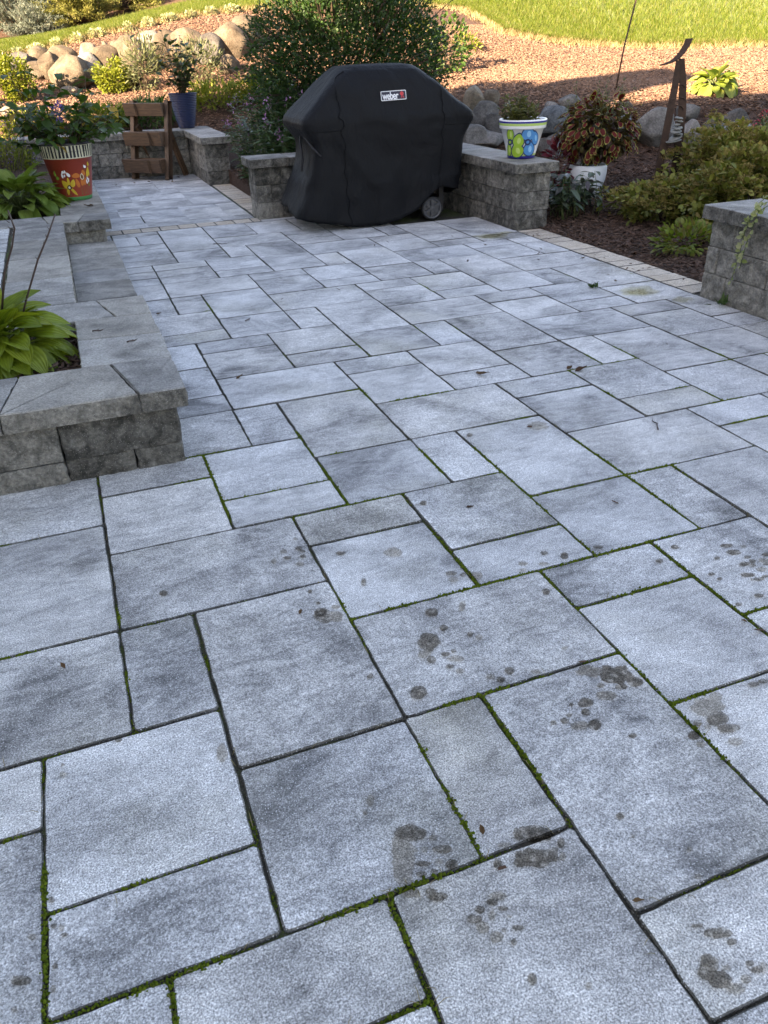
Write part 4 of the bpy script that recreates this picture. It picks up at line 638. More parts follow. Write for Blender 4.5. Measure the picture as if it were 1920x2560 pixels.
mound('red_flower_plant', 'small grey leaved plant with red flowers at the right edge', (7.25, 7.25, .18), (.22, .2, .22), 900, L_GREY, 'oval', (.03, .06), 84, 'plant'); q = bpy.data.objects[-1] if False else None
P, d = cloud(160, (7.22, 7.2, h1(7.25, 7.25) + .28), (.22, .2, .18), .8, 5); fl = plant('red_flowers', 'tiny red flowers over the grey leaved plant at the right edge', 'flower', (7.25, 7.25, h1(7.25, 7.25))); soup('petals', [leaves('petal', P, d, rng.uniform(.02, .035, len(P)))], L_REDF, fl, off=tuple(fl.location))
# ---------------------------------------------------------------- conifers and hedge, top left
def conifer(name, label, c, r, n, mat, seed, ls=(.05, .1), grp=None):
    z = h1(c[0], c[1]); p = plant(name, label, 'tree', (c[0], c[1], z), grp); parts = []; rt, tp = [], []
    for i in range(70):
        a = random.uniform(0, 6.28); e = random.uniform(-.1, 1.4); dv = np.array([math.cos(a) * math.cos(e) * r[0], math.sin(a) * math.cos(e) * r[1], math.sin(e) * r[2]]) * random.uniform(.75, 1.1); b0 = np.array([c[0], c[1], z + .1]); rt.append(tuple(b0)); tp.append(tuple(b0 + dv)); k = n // 70
        u = rng.uniform(.25, 1, k) ** .7; P = b0 + dv * u[:, None] + rng.normal(0, .06, (k, 3)) * np.array([1, 1, .5]); parts.append(leaves('needle', P, dv / np.linalg.norm(dv) + rng.normal(0, .7, (k, 3)), rng.uniform(*ls, k)))
    soup('crown', parts, mat, p, off=tuple(p.location)); stems('trunk', rt, tp, M_STEM, .03, p, tuple(p.location), .06); return p
M_NEE = LT['needle']; tpl('needle', [(-.09, 0, 0), (.09, 0, 0), (0, 1, -.05)], [(0, 1, 2)])
conifer('spruce', 'blue grey spruce at the top left corner', (-.4, 23.6, 0), (1.2, 1., 1.5), 26000, L_SPR, 1); conifer('juniper', 'golden spreading juniper sunlit at the top left', (1.1, 22.8, 0), (1.15, .8, .85), 24000, L_JUN, 2); conifer('juniper', 'second golden juniper just right of the bright one at top left', (2.2, 23.3, 0), (1.1, .8, 1.0), 20000, L_JUN, 3)
conifer('spruce', 'small blue green spruce between the corner spruce and the juniper', (.1, 22.6, 0), (.7, .6, .6), 12000, L_SPR, 4)
for i, (x, y) in enumerate([(-2.2, 25), (.2, 26), (2.3, 25.5), (4.0, 26.5), (5.8, 28), (7.8, 31)]): conifer('hedge_tree', ['dark evergreen behind the corner spruce', 'dark evergreen behind the junipers', 'dark evergreen right of the junipers above the lawn', 'dark evergreen at the top behind the blue pot shrub', 'dark evergreen behind the large shrub left side', 'dark evergreen far behind the large shrub'][i], (x, y, 0), (1.7, 1.4, 3.2), 16000, L_HED, 5 + i, (.12, .22), 'dark evergreens along the top')
# ================================================================ leaves as single pieces
def bigleaf(name, W, droop, cup, mats, us=(-1, -.66, -.33, 0, .33, .66, 1), nv=9, p0=.62, p1=.8, wave=.02, rim=0, seed=0):
    nu = len(us); v, f, mi, uv = [], [], [], []; nrm = max((k / 50) ** p0 * (1 - k / 50) ** p1 for k in range(1, 50))
    for j in range(nv):
        t = j / (nv - 1); tt = min(max(t, .004), .997); w = W * tt ** p0 * (1 - tt) ** p1 / nrm
        for u in us:
            z = -droop * t * t + cup * w * abs(u) ** 1.2 - .25 * cup * w + wave * math.sin(t * 9 + u * 2 + seed) * abs(u) * 2 * W
            v.append((u * w, t * (1 - .25 * droop * t), z))
    for j in range(nv - 1):
        for i in range(nu - 1):
            f.append((j * nu + i, j * nu + i + 1, (j + 1) * nu + i + 1, (j + 1) * nu + i)); mi.append(1 if rim and (i in (0, nu - 2) or j >= nv - 1 - rim) else 0)
    me = mesh(name, v, f, mats, mi, True); ul = me.uv_layers.new(name='uv')
    for lp_ in me.loops:
        i = lp_.vertex_index; ul.data[lp_.index].uv = ((us[i % nu] + 1) / 2, (i // nu) / (nv - 1))
    return me
def place(parent, me, pos, d, up, s, name='leaf'):
    d = Vector(d).normalized(); x = d.cross(Vector(up)); x = x.normalized() if x.length > 1e-4 else Vector((1, 0, 0)); z = x.cross(d)
    o = bpy.data.objects.new(name, me); COL.objects.link(o); o.parent = parent
    m_ = Matrix((x, d, z)).transposed().to_4x4(); o.matrix_basis = Matrix.Translation(Vector(pos) - parent.location) @ m_ @ Matrix.Scale(s, 4); return o
def hosta(label, c, R, n, mats, size, seed, grp='hostas', squash=1., e0=62, e1=72, W0=.21):
    random.seed(seed); p = plant('hosta', label, 'hosta', c, grp)
    ms = [bigleaf('leaf', W0 + .03 * k, .22 + .10 * k, .42, mats, seed=k, wave=.03) for k in range(4)]; mb = MB()
    for i in range(n):
        u = (i + .5) / n; a = i * 2.39996 + random.gauss(0, .15); el = math.radians(e0 - e1 * u + random.gauss(0, 8)); r0 = R * (.12 + .50 * u)
        b = Vector((c[0] + r0 * math.cos(a), c[1] + r0 * math.sin(a) * squash, c[2] + R * (.55 - .38 * u) * random.uniform(.85, 1.1))); d = Vector((math.cos(a) * math.cos(el), math.sin(a) * math.cos(el) * squash, math.sin(el)))
        place(p, random.choice(ms), b, d, (random.gauss(0, .25), random.gauss(0, .25), 1), size * random.uniform(.8, 1.15))
        q0 = Vector((random.gauss(0, .02), random.gauss(0, .02), 0)); q1 = b - Vector(c) + d * .01; mb.tube([q0, q0.lerp(q1, .5) + Vector((0, 0, .03)), q1], [.006, .005, .004], 5)
    mb.obj('petiole', M_GSTEM, p, True); random.seed(seed + 1); return p
L_HOS = leafmat('lime_hosta_leaf', [(.17, .25, .022), (.23, .31, .03), (.30, .36, .045), (.14, .22, .03)], .4, .38, .4, (1, 1, .45), False, 2.2)
L_HOS2 = leafmat('green_hosta_leaf', [(.12, .20, .035), (.17, .26, .045), (.22, .30, .065)], .36, .4, .4, (1, 1, .5), False, 2.2)
L_HOS3 = leafmat('pale_hosta_leaf', [(.14, .21, .04), (.20, .27, .05), (.26, .30, .07)], .4, .4, .4, (1, 1, .5), False, 2.2)
hosta('lime green hosta spilling over the planter nearest the camera at left', (-.50, 3.60, .25), .33, 92, [L_HOS, L_HOS], .185, 5, e0=58, e1=84, W0=.235)
hosta('mid green hosta beside the red pot, above the steps', (-.46, 7.52, .24), .48, 110, [L_HOS2, L_HOS2], .21, 6, e0=55, e1=85)
hosta('pale green hosta on the mulch slope at the right', (7.95, 9.05, h1(7.95, 9.05)), .36, 52, [L_HOS3, L_HOS3], .21, 8, e0=50, e1=95, W0=.27)
random.seed(21)
M_STALK = plain('dark_flower_stalk', (.045, .025, .02), .5, 0, .4)
for lb, pts in (('dark bare flower stalk rising from the lime hosta, tall right one', [(-.40, 3.62, .38), (-.345, 3.6, .50), (-.26, 3.6, .66), (-.20, 3.6, .75), (-.153, 3.6, .83)]), ('dark bare flower stalk at the left edge above the lime hosta', [(-.47, 3.6, .40), (-.40, 3.6, .62), (-.345, 3.6, .72), (-.318, 3.6, .79), (-.325, 3.6, .86)])):
    mb = MB(); mb.tube([Vector(q) - Vector(pts[0]) for q in pts], [.0048, .0044, .004, .0036, .003], 6)
    for k in range(6): q = Vector(pts[2]).lerp(Vector(pts[4]), k / 6) - Vector(pts[0]); mb.tube([q, q + Vector((random.uniform(-.012, .012), 0, .012))], [.002, .0008], 4)
    setp(mb.obj('flower_stalk', M_STALK, None, True, pts[0]), lb, 'stalk', 'hosta flower stalks')
# ================================================================ covered grill
gr = setp(empty('covered_grill', (2.55, 7.2, 0)), 'large barbecue grill under a black fitted cover with a logo patch', 'grill'); GO = Vector((2.55, 7.2, 0))
LV = [(1.278, 2.36, 2.90, 7.16, 7.44), (1.268, 2.30, 2.95, 7.11, 7.50), (1.235, 2.24, 3.01, 7.06, 7.54), (1.17, 2.165, 3.09, 7.015, 7.58), (1.09, 2.075, 3.19, 6.98, 7.60), (1.01, 1.985, 3.29, 6.955, 7.615), (.94, 1.905, 3.39, 6.93, 7.625), (.895, 1.865, 3.445, 6.918, 7.63), (.86, 1.852, 3.458, 6.914, 7.63), (.82, 1.862, 3.45, 6.916, 7.63), (.77, 1.90, 3.42, 6.915, 7.62), (.70, 1.945, 3.375, 6.917, 7.61), (.62, 1.95, 3.36, 6.919, 7.61), (.52, 1.93, 3.36, 6.92, 7.61), (.42, 1.895, 3.36, 6.92, 7.61), (.32, 1.86, 3.36, 6.915, 7.62), (.22, 1.825, 3.36, 6.91, 7.62), (.12, 1.79, 3.36, 6.905, 7.62), (.02, 1.76, 3.36, 6.90, 7.62)]
def hem(x, y):
    f = max(0, min(1, (7.3 - y) / .3)); k = [(1.7, .13), (1.95, .08), (2.25, .02), (2.5, .012), (2.72, .045), (2.86, .10), (2.98, .21), (3.12, .30), (3.5, .22)]
    for (a, b), (c, d) in zip(k[:-1], k[1:]):
        if a <= x <= c: hv = b + (d - b) * (x - a) / (c - a); break
    else: hv = .12
    return hv * f + .17 * (1 - f)
NS = [26, 12, 26, 12]; CV = []; FV = []; NR = None; rings = []
def ring(x0, x1, y0, y1, r):
    """rounded rectangle, counter-clockwise from the front left corner"""
    pts = []; cs = [(x0 + r, y0 + r, math.pi), (x1 - r, y0 + r, 1.5 * math.pi), (x1 - r, y1 - r, 0), (x0 + r, y1 - r, .5 * math.pi)]
    for k, (cx, cy, a0) in enumerate(cs):
        for j in range(6): a = a0 + .5 * math.pi * j / 5; pts.append((cx + r * math.cos(a), cy + r * math.sin(a)))
        nx_ = cs[(k + 1) % 4]; e = pts[-1]; a = nx_[2]; s = (nx_[0] + r * math.cos(a), nx_[1] + r * math.sin(a))
        for j in range(1, NS[k]): u = j / NS[k]; pts.append((e[0] + (s[0] - e[0]) * u, e[1] + (s[1] - e[1]) * u))
    return pts
LF = []
for (a, b) in zip(LV[:-1], LV[1:]):                    # three sub-levels for each level
    for u in (0, .34, .67): LF.append(tuple(p_ + (q_ - p_) * u for p_, q_ in zip(a, b)))
LF.append(LV[-1])
for li, (z, x0, x1, y0, y1) in enumerate(LF):
    rr = .06 + .05 * max(0, (.9 - z)) * .6 + (.05 if z > 1.15 else .02); rg = ring(x0, x1, y0, y1, min(rr, .13)); NR = len(rg); cx, cy = (x0 + x1) / 2, (y0 + y1) / 2
    for (x, y) in rg:
        sk = max(0, (.78 - z) / .78); n_ = Vector((x - cx, (y - cy) * 2.3, 0)); n_ = n_.normalized() if n_.length > 1e-6 else n_; s = (x - y) * 1.0
        w = .050 * sk * nz(s * 3.1, z * .5, 1) + .022 * sk * nz(s * 8 + z * 1.5, z * .8, 4) + .016 * nz(x * 4.2, y * 4.2 + 3, z * 4.2) + .007 * nz(x * 11, y * 11, z * 9) + .004 * nz(x * 24 + z * 9, y * 20, z * 16)
        w += .020 * math.exp(-((x - (2.03 + (.86 - z) * .9)) / .05) ** 2) * (1 if .35 < z < .86 else 0) * min(1, (.86 - z) * 6) - .018 * math.exp(-((x - (2.08 + (.86 - z) * .35)) / .06) ** 2) * math.exp(-((z - .68) / .1) ** 2)
        w += -.010 * math.exp(-((z - .72) / .06) ** 2) * (0 if y < 6.97 else .5)
        zz = z
        if z < .45: hv = hem(x, y); zz = hv + (z - .02) / (.43) * (.45 - hv)
        if z > 1.25: zz += .006 * nz(x * 6, y * 6, 2)
        CV.append((x + n_.x * w - GO.x, y + n_.y * w - GO.y, zz))
nl = len(LF); FV = [(i * NR + j, (i + 1) * NR + j, (i + 1) * NR + (j + 1) % NR, i * NR + (j + 1) % NR) for i in range(nl - 1) for j in range(NR)]
CV.append((.03, .1, 1.282)); FV += [(len(CV) - 1, j, (j + 1) % NR) for j in range(NR)]
cov = link('cover', mesh('cover', CV, FV, M_COVER, None, True), gr)
sd = cov.modifiers.new('thick', 'SOLIDIFY'); sd.thickness = .004
def col_at(x, z0, z1):                                  # line down the front of the cover at a given x
    pts = []
    for li, L in enumerate(LF):
        if z0 <= L[0] <= z1:
            j = min(range(NR), key=lambda k: abs(CV[li * NR + k][0] + GO.x - (x + (0.05 * (1.1 - L[0]) if x < 2.5 else .03 * (L[0] - .5)))) + (10 if CV[li * NR + k][1] > -.1 else 0)); a = Vector(CV[li * NR + j]); pts.append(a + Vector((0, -.004, 0)))
    return pts
for x, z0, z1 in ((2.18, .0, 1.24), (3.12, .0, 1.2)):
    mb = MB(); pts = col_at(x, z0, z1); sm = [pts[0]] + [(pts[i - 1] + pts[i] * 2 + pts[i + 1]) / 4 for i in range(1, len(pts) - 1)] + [pts[-1]]; mb.tube(sm, .0045, 6); mb.obj('seam', M_COVER, cov, True)
def rowat(z, xa, xb):
    li = min(range(nl), key=lambda k: abs(LF[k][0] - z)); return [Vector(CV[li * NR + k]) + Vector((0, -.004, 0)) for k in range(NR) if xa <= CV[li * NR + k][0] + GO.x <= xb and CV[li * NR + k][1] < -.15]
for z, a, b in ((.80, 1.93, 2.2), (.80, 3.13, 3.44)):
    pts = sorted(rowat(z, a, b), key=lambda q: q.x)
    if len(pts) > 2: mb = MB(); mb.tube(pts, .004, 5); mb.obj('seam', M_COVER, cov, True)
mb = MB(); mb.tube([(1.93 - GO.x, 7.3 - GO.y, .76), (1.90 - GO.x, 7.2 - GO.y, .70), (1.895 - GO.x, 7.15 - GO.y, .58), (1.88 - GO.x, 7.15 - GO.y, .48)], [.008, .012, .012, .01], 6); mb.tube([(1.91 - GO.x, 7.1 - GO.y, .76), (1.935 - GO.x, 6.955 - GO.y, .68), (2.0 - GO.x, 6.93 - GO.y, .61)], .009, 6); mb.obj('strap', plain('black_webbing', (.015, .015, .018), .8), gr, True)
M_TYRE = plain('black_tyre', (.012, .012, .013), .7); M_HUB = plain('grey_plastic_hub', (.045, .048, .055), .45, 0, .15); M_LEGM = plain('dark_cart_metal', (.01, .01, .012), .5)
def wheel(x, y, R=.102):
    w = MB(); w.lathe([(R * .80, -.022), (R * .97, -.022), (R, -.014), (R, .014), (R * .97, .022), (R * .80, .022)], 40); wh = w.obj('wheel', M_TYRE, gr, True, (x - GO.x, y - GO.y, R + .002), (math.pi / 2, 0, -.1)); h = MB()
    h.lathe([(R * .80, .016), (R * .86, .024), (R * .74, .02), (R * .7, .006)], 40); h.lathe([(.0001, .028), (R * .2, .026), (R * .24, .012)], 20)
    for k in range(6):
        a = k * math.pi / 3 + .5; r_ = Matrix.Rotation(a, 3, 'Z'); h.box(r_ @ Vector((R * .48, 0, .012)), (R * .56, R * .26, .016), r_); h.box(r_ @ Vector((R * .5, 0, .022)), (R * .3, R * .1, .008), r_)
    h.lathe([(.0001, .002), (R * .72, .002)], 30, m=0); h.obj('hub', M_HUB, wh)
wheel(3.055, 6.975); wheel(3.12, 7.52)
mb = MB()
for x, y in ((1.98, 7.08), (1.98, 7.5), (3.2, 7.1), (3.2, 7.5)): mb.box((x - GO.x, y - GO.y, .42), (.045, .045, .74))
mb.box((2.6 - GO.x, 7.3 - GO.y, .16), (1.25, .44, .03)); mb.box((2.6 - GO.x, 7.3 - GO.y, .8), (1.1, .4, .1)); mb.obj('cart_frame', M_LEGM, gr)
# logo patch
li = min(range(nl), key=lambda k: abs(LF[k][0] - 1.045)); yl = min(CV[li * NR + k][1] for k in range(NR) if abs(CV[li * NR + k][0] + GO.x - 2.68) < .12) - .008
M_PWHITE = plain('white_print', (.72, .73, .76), .6); M_PNAVY = plain('navy_print', (.012, .012, .03), .6); M_PRED = plain('red_print', (.55, .035, .04), .6)
LW, LH = .232, .073
def rrect(w, h, r, n=5):
    return [(sx * (w / 2 - r) + r * math.cos(a), sy * (h / 2 - r) + r * math.sin(a)) for sx, sy, a0 in ((1, 1, 0), (-1, 1, 90), (-1, -1, 180), (1, -1, 270)) for a in [math.radians(a0 + 90 * i / n) for i in range(n + 1)]]
def flat(name, polys, mat, par, z=0., th=.001):
    mb = MB()
    for pl in polys: k = len(pl); mb.add([(x, y, z) for x, y in pl] + [(x, y, z + th) for x, y in pl], [tuple(range(k - 1, -1, -1)), tuple(range(k, 2 * k))] + [(i, (i + 1) % k, (i + 1) % k + k, i + k) for i in range(k)])
    return mb.obj(name, mat, par)
lg = flat('logo_patch', [rrect(LW, LH, .008)], M_PWHITE, gr); lg.location = (2.685 - GO.x, yl, 1.045); lg.rotation_euler = (math.radians(90 - 11), math.radians(-1.5), 0)
flat('logo_field', [rrect(LW - .011, LH - .011, .005)], M_PNAVY, lg, .0012)
cu = bpy.data.curves.new('lettering', 'FONT'); cu.body = 'weber'; cu.size = .085; cu.offset = .0016; cu.extrude = .0006; cu.align_x = 'LEFT'; cu.space_character = .93
to = bpy.data.objects.new('tmp_text', cu); COL.objects.link(to); bpy.context.view_layer.update(); tm = bpy.data.meshes.new_from_object(to.evaluated_get(bpy.context.evaluated_depsgraph_get())); bpy.data.objects.remove(to)
bx = [v.co.x for v in tm.vertices]; by = [v.co.y for v in tm.vertices]; x0, x1, y0, y1 = min(bx), max(bx), min(by), max(by)
for v in tm.vertices: v.co = Vector(((v.co.x - x0) / (x1 - x0) * .148 - .104, (v.co.y - y0) / (y1 - y0) * .058 - .030, v.co.z + .0032))
tm.materials.clear(); tm.materials.append(M_PWHITE); link('lettering', tm, lg)
kc = [(.076 + .0165 * math.cos(2 * math.pi * i / 24), .010 + .015 * math.sin(2 * math.pi * i / 24)) for i in range(24)]
flat('kettle_mark', [kc, [(.070, -.004), (.075, -.004), (.071, -.026), (.067, -.026)], [(.080, -.004), (.085, -.004), (.094, -.025), (.089, -.026)], [(.061, -.019), (.094, -.017), (.094, -.0145), (.061, -.0165)], [(.074, .024), (.079, .024), (.079, .029), (.074, .029)]], M_PRED, lg, .0026)
# ================================================================ pots
CAMXY = (-.0927, -.0288)
def lathe_bands(name, prof, bands, mats, parent, n=56):
    """prof: (r, z) rows; bands: material index for each gap"""
    mb = MB()
    for i in range(len(prof) - 1): mb.lathe(prof[i:i + 2], n, m=bands[i])
    o = mb.obj(name, mats, parent, True); import bmesh; bm = bmesh.new(); bm.from_mesh(o.data); bmesh.ops.remove_doubles(bm, verts=bm.verts, dist=1e-5); bmesh.ops.recalc_face_normals(bm, faces=bm.faces); bm.to_mesh(o.data); bm.free(); return o
def painter(par, c, rad):
    ph = math.atan2(CAMXY[1] - c[1], CAMXY[0] - c[0])
    def pt(s, z, pr):
        r = rad(z) + pr; a = ph + s / r; return (r * math.cos(a), r * math.sin(a), z - c[2])
    def poly(name, pts, mat, pr=.0012):
        k = len(pts); cx = sum(p_[0] for p_ in pts) / k; cz = sum(p_[1] for p_ in pts) / k; mb = MB(); v = [pt(cx, cz, pr)]; f = []
        for u in (.5, 1.): v += [pt(cx + (s - cx) * u, cz + (z - cz) * u, pr) for s, z in pts]
        f = [(0, 1 + i, 1 + (i + 1) % k) for i in range(k)] + [(1 + i, 1 + k + i, 1 + k + (i + 1) % k, 1 + (i + 1) % k) for i in range(k)]; mb.add(v, f); return mb.obj(name, mat, par)
    def ell(name, s, z, a, b, rot, mat, pr=.0012, n=18, point=0.):
        ca, sa = math.cos(rot), math.sin(rot); pts = []
        for i in range(n):
            t = 2 * math.pi * i / n; x, y = a * math.cos(t), b * math.sin(t); y *= 1 + point * max(0, math.sin(t)) ** 6; x *= 1 - .25 * abs(point) * math.sin(t); pts.append((s + x * ca - y * sa, z + x * sa + y * ca))
        return poly(name, pts, mat, pr)
    return poly, ell
def paint(n, c, rough=.45): return plain(n, c, rough, 0, .12, 25.)
PW, PB, PG, PBL, PDK, PGD = paint('white_glaze', (.70, .71, .72), .25), paint('cobalt_band', (.025, .02, .22), .3), paint('lime_band', (.36, .50, .14), .3), paint('blue_petal_paint', (.05, .24, .52), .3), paint('dark_outline_paint', (.015, .03, .10), .4), paint('green_petal_paint', (.26, .44, .04), .3)
M_POTSOIL = plain('potting_soil', (.035, .025, .018), .95, 0, .4, 40., .6)
# flower painted pot on the right wall
c = (3.70, 6.505, .537); fpot = setp(empty('flower_pot', c), 'white ceramic pot painted with one green and one blue flower, on the wall', 'flower pot', 'garden pots')
def rp(z): return .115 + (z - .537) / .24 * .068
PR = [(.0, 0), (.108, 0), (.116, .004), (rp(.562), .025), (rp(.578), .041), (rp(.772), .235), (.196, .237), (.199, .242), (.2015, .262), (.2035, .282), (.205, .296), (.206, .304), (.2, .308), (.188, .304), (.180, .27), (.178, .25), (0, .25)]
lathe_bands('pot_body', PR, [0, 1, 1, 2, 0, 0, 0, 0, 2, 1, 0, 0, 0, 0, 0, 3], [PW, PB, PG, M_POTSOIL], fpot)
poly, ell = painter(fpot, c, rp); fs = lambda x: (x - 775) * .00040; fz = lambda y: .537 + (1925 - y) * .000325
for nm, L, m1, cc in (('green_petal', [(505, 1330, 82, 150, .12), (700, 1480, 112, 150, -.15), (690, 1725, 128, 150, .5), (480, 1705, 62, 150, 0)], PGD, (505, 1510)), ('blue_petal', [(908, 1320, 128, 150, 0), (1085, 1430, 82, 150, .25), (955, 1690, 122, 155, 0)], PBL, (905, 1505))):
    for i, (x, y, a, b, r_) in enumerate(L): ell('petal_outline', fs(x), fz(y), a * .00049, b * .00038, r_, PDK, .0010 + .0001 * i, 22, .22); ell(nm, fs(x), fz(y), a * .00042, b * .00032, r_, m1, .0018 + .0001 * i, 22, .22); ell('petal_sheen', fs(x + 15), fz(y - 10), a * .00014, b * .00017, r_, paint(nm + '_light_%d' % i, (.45, .60, .18) if m1 is PGD else (.22, .48, .72), .3), .0024 + .0001 * i)
    ell('flower_centre', fs(cc[0]), fz(cc[1]), .028, .026, 0, PDK, .0030); ell('centre_swirl', fs(cc[0]), fz(cc[1]), .014, .012, .4, m1, .0036)
mb = MB(); lp, ld, rt, tp = [], [], [], []
for i in range(34):
    b = Vector((c[0] + random.uniform(-.13, .05), c[1] + random.uniform(-.12, .1), .78)); t = b + Vector((random.gauss(-.02, .06), random.gauss(0, .05), random.uniform(.10, .26))); rt.append(b); tp.append(t)
    for k in range(26): u = .15 + .8 * random.random(); a = random.uniform(0, 6.28); lp.append(b.lerp(t, u)); ld.append((math.cos(a), math.sin(a), random.uniform(.1, 1.)))
p = plant('potted_lavender', 'olive green narrow leaved plant growing in the flower painted pot', 'plant', (c[0], c[1], .78)); soup('foliage', [leaves('lance', np.array(lp), np.array(ld), rng.uniform(.035, .075, len(lp)))], leafmat('lavender_leaf', [(.075, .085, .02), (.12, .125, .03), (.15, .15, .05), (.10, .12, .05)], .35), p, off=tuple(p.location)); stems('stem', rt, tp, M_STEM, .003, p, tuple(p.location))
# red painted pot
c = (-.02, 7.80, .318); rpot = setp(empty('red_pot', c), 'red painted pot with flowers, green foot and striped black and cream rim', 'flower pot', 'garden pots')
def rr_(z): return .138 + (z - .318) / .34 * .062
PRd, PGr, PCr, PBk, PYe, POr = paint('red_paint', (.30, .042, .024), .45), paint('green_foot_paint', (.05, .24, .08), .45), paint('cream_paint', (.62, .60, .45), .5), paint('black_paint', (.012, .012, .016), .45), paint('yellow_petal_paint', (.52, .35, .03), .5), paint('orange_petal_paint', (.48, .13, .02), .5)
PR = [(0, 0), (.130, 0), (.138, .006), (rr_(.35), .032), (rr_(.655), .337), (.204, .338), (.2065, .342), (.222, .44), (.226, .444), (.226, .456), (.22, .459), (.21, .45), (.2, .42), (0, .42)]
lathe_bands('pot_body', PR, [1, 1, 1, 0, 2, 2, 2, 3, 3, 3, 3, 3, 4], [PRd, PGr, PCr, PBk, M_POTSOIL], rpot)
poly, ell = painter(rpot, c, lambda z: rr_(z) if z < .656 else .2065 + (z - .66) / .098 * .0155)
for k in range(44):
    s = -.66 + k * .030; w0, w1 = random.uniform(.004, .011), random.uniform(.004, .011); t = random.uniform(-.004, .004)
    poly('rim_stripe', [(s - w0, .664), (s + w0, .664), (s + w1 + t, .756), (s - w1 + t, .756)], PBk)
    if k % 1 == 0: ell('rim_dot', s + .015, .711 + random.uniform(-.005, .005), .0025, .003, 0, PBk)
rs = lambda x, y: (x - (690 + (y - 180) / 1010 * 190)) * .00047; rzz = lambda y: .318 + (1190 - y) * .000435
def petals(L, mat, nm, pr=.0014):
    for i, (x, y, a, b, r_) in enumerate(L): ell(nm, rs(x, y), rzz(y), a * .00047, b * .00045, r_, mat, pr + .0001 * i, 16, .3)
petals([(690, 885, 52, 78, .6), (738, 830, 24, 66, 0), (815, 865, 42, 66, -.35), (735, 1010, 26, 50, 3.1), (832, 1008, 26, 75, -2.5)], PYe, 'yellow_petal'); petals([(755, 935, 40, 38, 0)], PBk, 'flower_centre', .0022); petals([(755, 935, 20, 22, 0)], PCr, 'centre_dot', .003)
petals([(872, 725, 78, 38, 0), (905, 870, 34, 75, .2), (1010, 690, 40, 48, 0), (1045, 850, 34, 60, -.3), (985, 860, 30, 60, 0)], POr, 'orange_petal'); petals([(985, 755, 38, 50, 0)], PCr, 'centre_ring', .0024); petals([(985, 755, 26, 38, 0)], plain('brown_centre_paint', (.16, .06, .02), .5), 'flower_centre', .0032)
petals([(1110, 690, 34, 85, -.35), (1130, 540, 26, 36, 0), (1150, 700, 22, 60, 0)], PYe, 'orange_petal', .0016)
petals([(640, 650, 26, 22, .5), (675, 645, 16, 24, 0), (735, 700, 26, 42, .6), (630, 715, 18, 40, .1), (670, 715, 16, 22, 0), (1030, 572, 12, 28, .1), (1055, 580, 20, 22, 0), (1105, 800, 16, 24, 0), (1092, 860, 14, 38, .1), (1138, 840, 16, 38, -.3)], PW, 'white_petal', .0020)
petals([(475, 680, 24, 46, 0), (528, 760, 38, 30, 0), (1152, 920, 12, 24, 0)], paint('leaf_paint', (.16, .30, .04)), 'painted_leaf')
for x0, y0, x1, y1 in ((690, 960, 705, 1090), (755, 970, 770, 1090), (800, 1040, 785, 1095), (960, 930, 985, 1090), (990, 900, 1000, 1090), (1020, 880, 1050, 1085), (1090, 880, 1075, 1085), (1130, 870, 1110, 1080), (660, 760, 690, 900), (1040, 600, 1050, 820)):
    a, b = (rs(x0, y0), rzz(y0)), (rs(x1, y1), rzz(y1)); poly('painted_stem', [(a[0] - .0012, a[1]), (a[0] + .0012, a[1]), (b[0] + .002, b[1]), (b[0] - .002, b[1])], paint('stem_paint_%d' % x0, (.16, .12, .04)), .0012)
p = plant('potted_hydrangea', 'leafy green bush with a few yellow leaves in the red pot', 'plant', (c[0], c[1], .74)); L_HYD = leafmat('hydrangea_leaf', [(.030, .070, .016), (.045, .10, .02), (.06, .12, .026), (.04, .085, .02), (.055, .105, .02)], .4, .42, .4, (1.1, 1.1, .35), False); L_HYY = leafmat('yellowed_leaf', [(.38, .24, .03), (.45, .30, .05)], .4, .5, .3, (1, 1, 1), False)
hm = [bigleaf('leaf', .30 + .02 * k, .3, .35, [L_HYD, L_HYD], (-1, -.5, 0, .5, 1), 7, .7, .9, .04, 0, k) for k in range(3)]; hy = bigleaf('leaf', .28, .4, .4, [L_HYY, L_HYY], (-1, -.5, 0, .5, 1), 7, .7, .9, .05); rt, tp = [], []; nleaf = 0
for i in range(46):
    a = random.uniform(0, 6.28); e = random.uniform(.1, 1.4); L = random.uniform(.28, .50) * (1.3 if e > 1.1 else 1); b = Vector((c[0] + .1 * math.cos(a), c[1] + .1 * math.sin(a), .74)); t = b + Vector((math.cos(a) * math.cos(e), math.sin(a) * math.cos(e), math.sin(e) * 1.05)) * L; rt.append(b); tp.append(t); a0 = random.random() * 6
    for k in range(4):
        u = .35 + .65 * k / 3; q_ = b.lerp(t, u)
        for s in (0, math.pi):
            aa = a0 + k * 1.57 + s; place(p, hy if random.random() < .05 else random.choice(hm), q_, (math.cos(aa), math.sin(aa), random.uniform(-.5, .45)), (random.gauss(0, .2), random.gauss(0, .2), 1), random.uniform(.075, .13)); nleaf += 1
stems('stem', rt, tp, M_STEM, .004, p, tuple(p.location), .08)
P, d = cloud(160, (-.02, 7.55, 1.02), (.05, .04, .08), .2, 9); fl = plant('purple_flower', 'small purple flower spike among the red pot leaves', 'flower', (-.02, 7.55, .95)); soup('petals', [leaves('petal', P, d, rng.uniform(.012, .025, len(P)))], L_PURP, fl, off=tuple(fl.location))
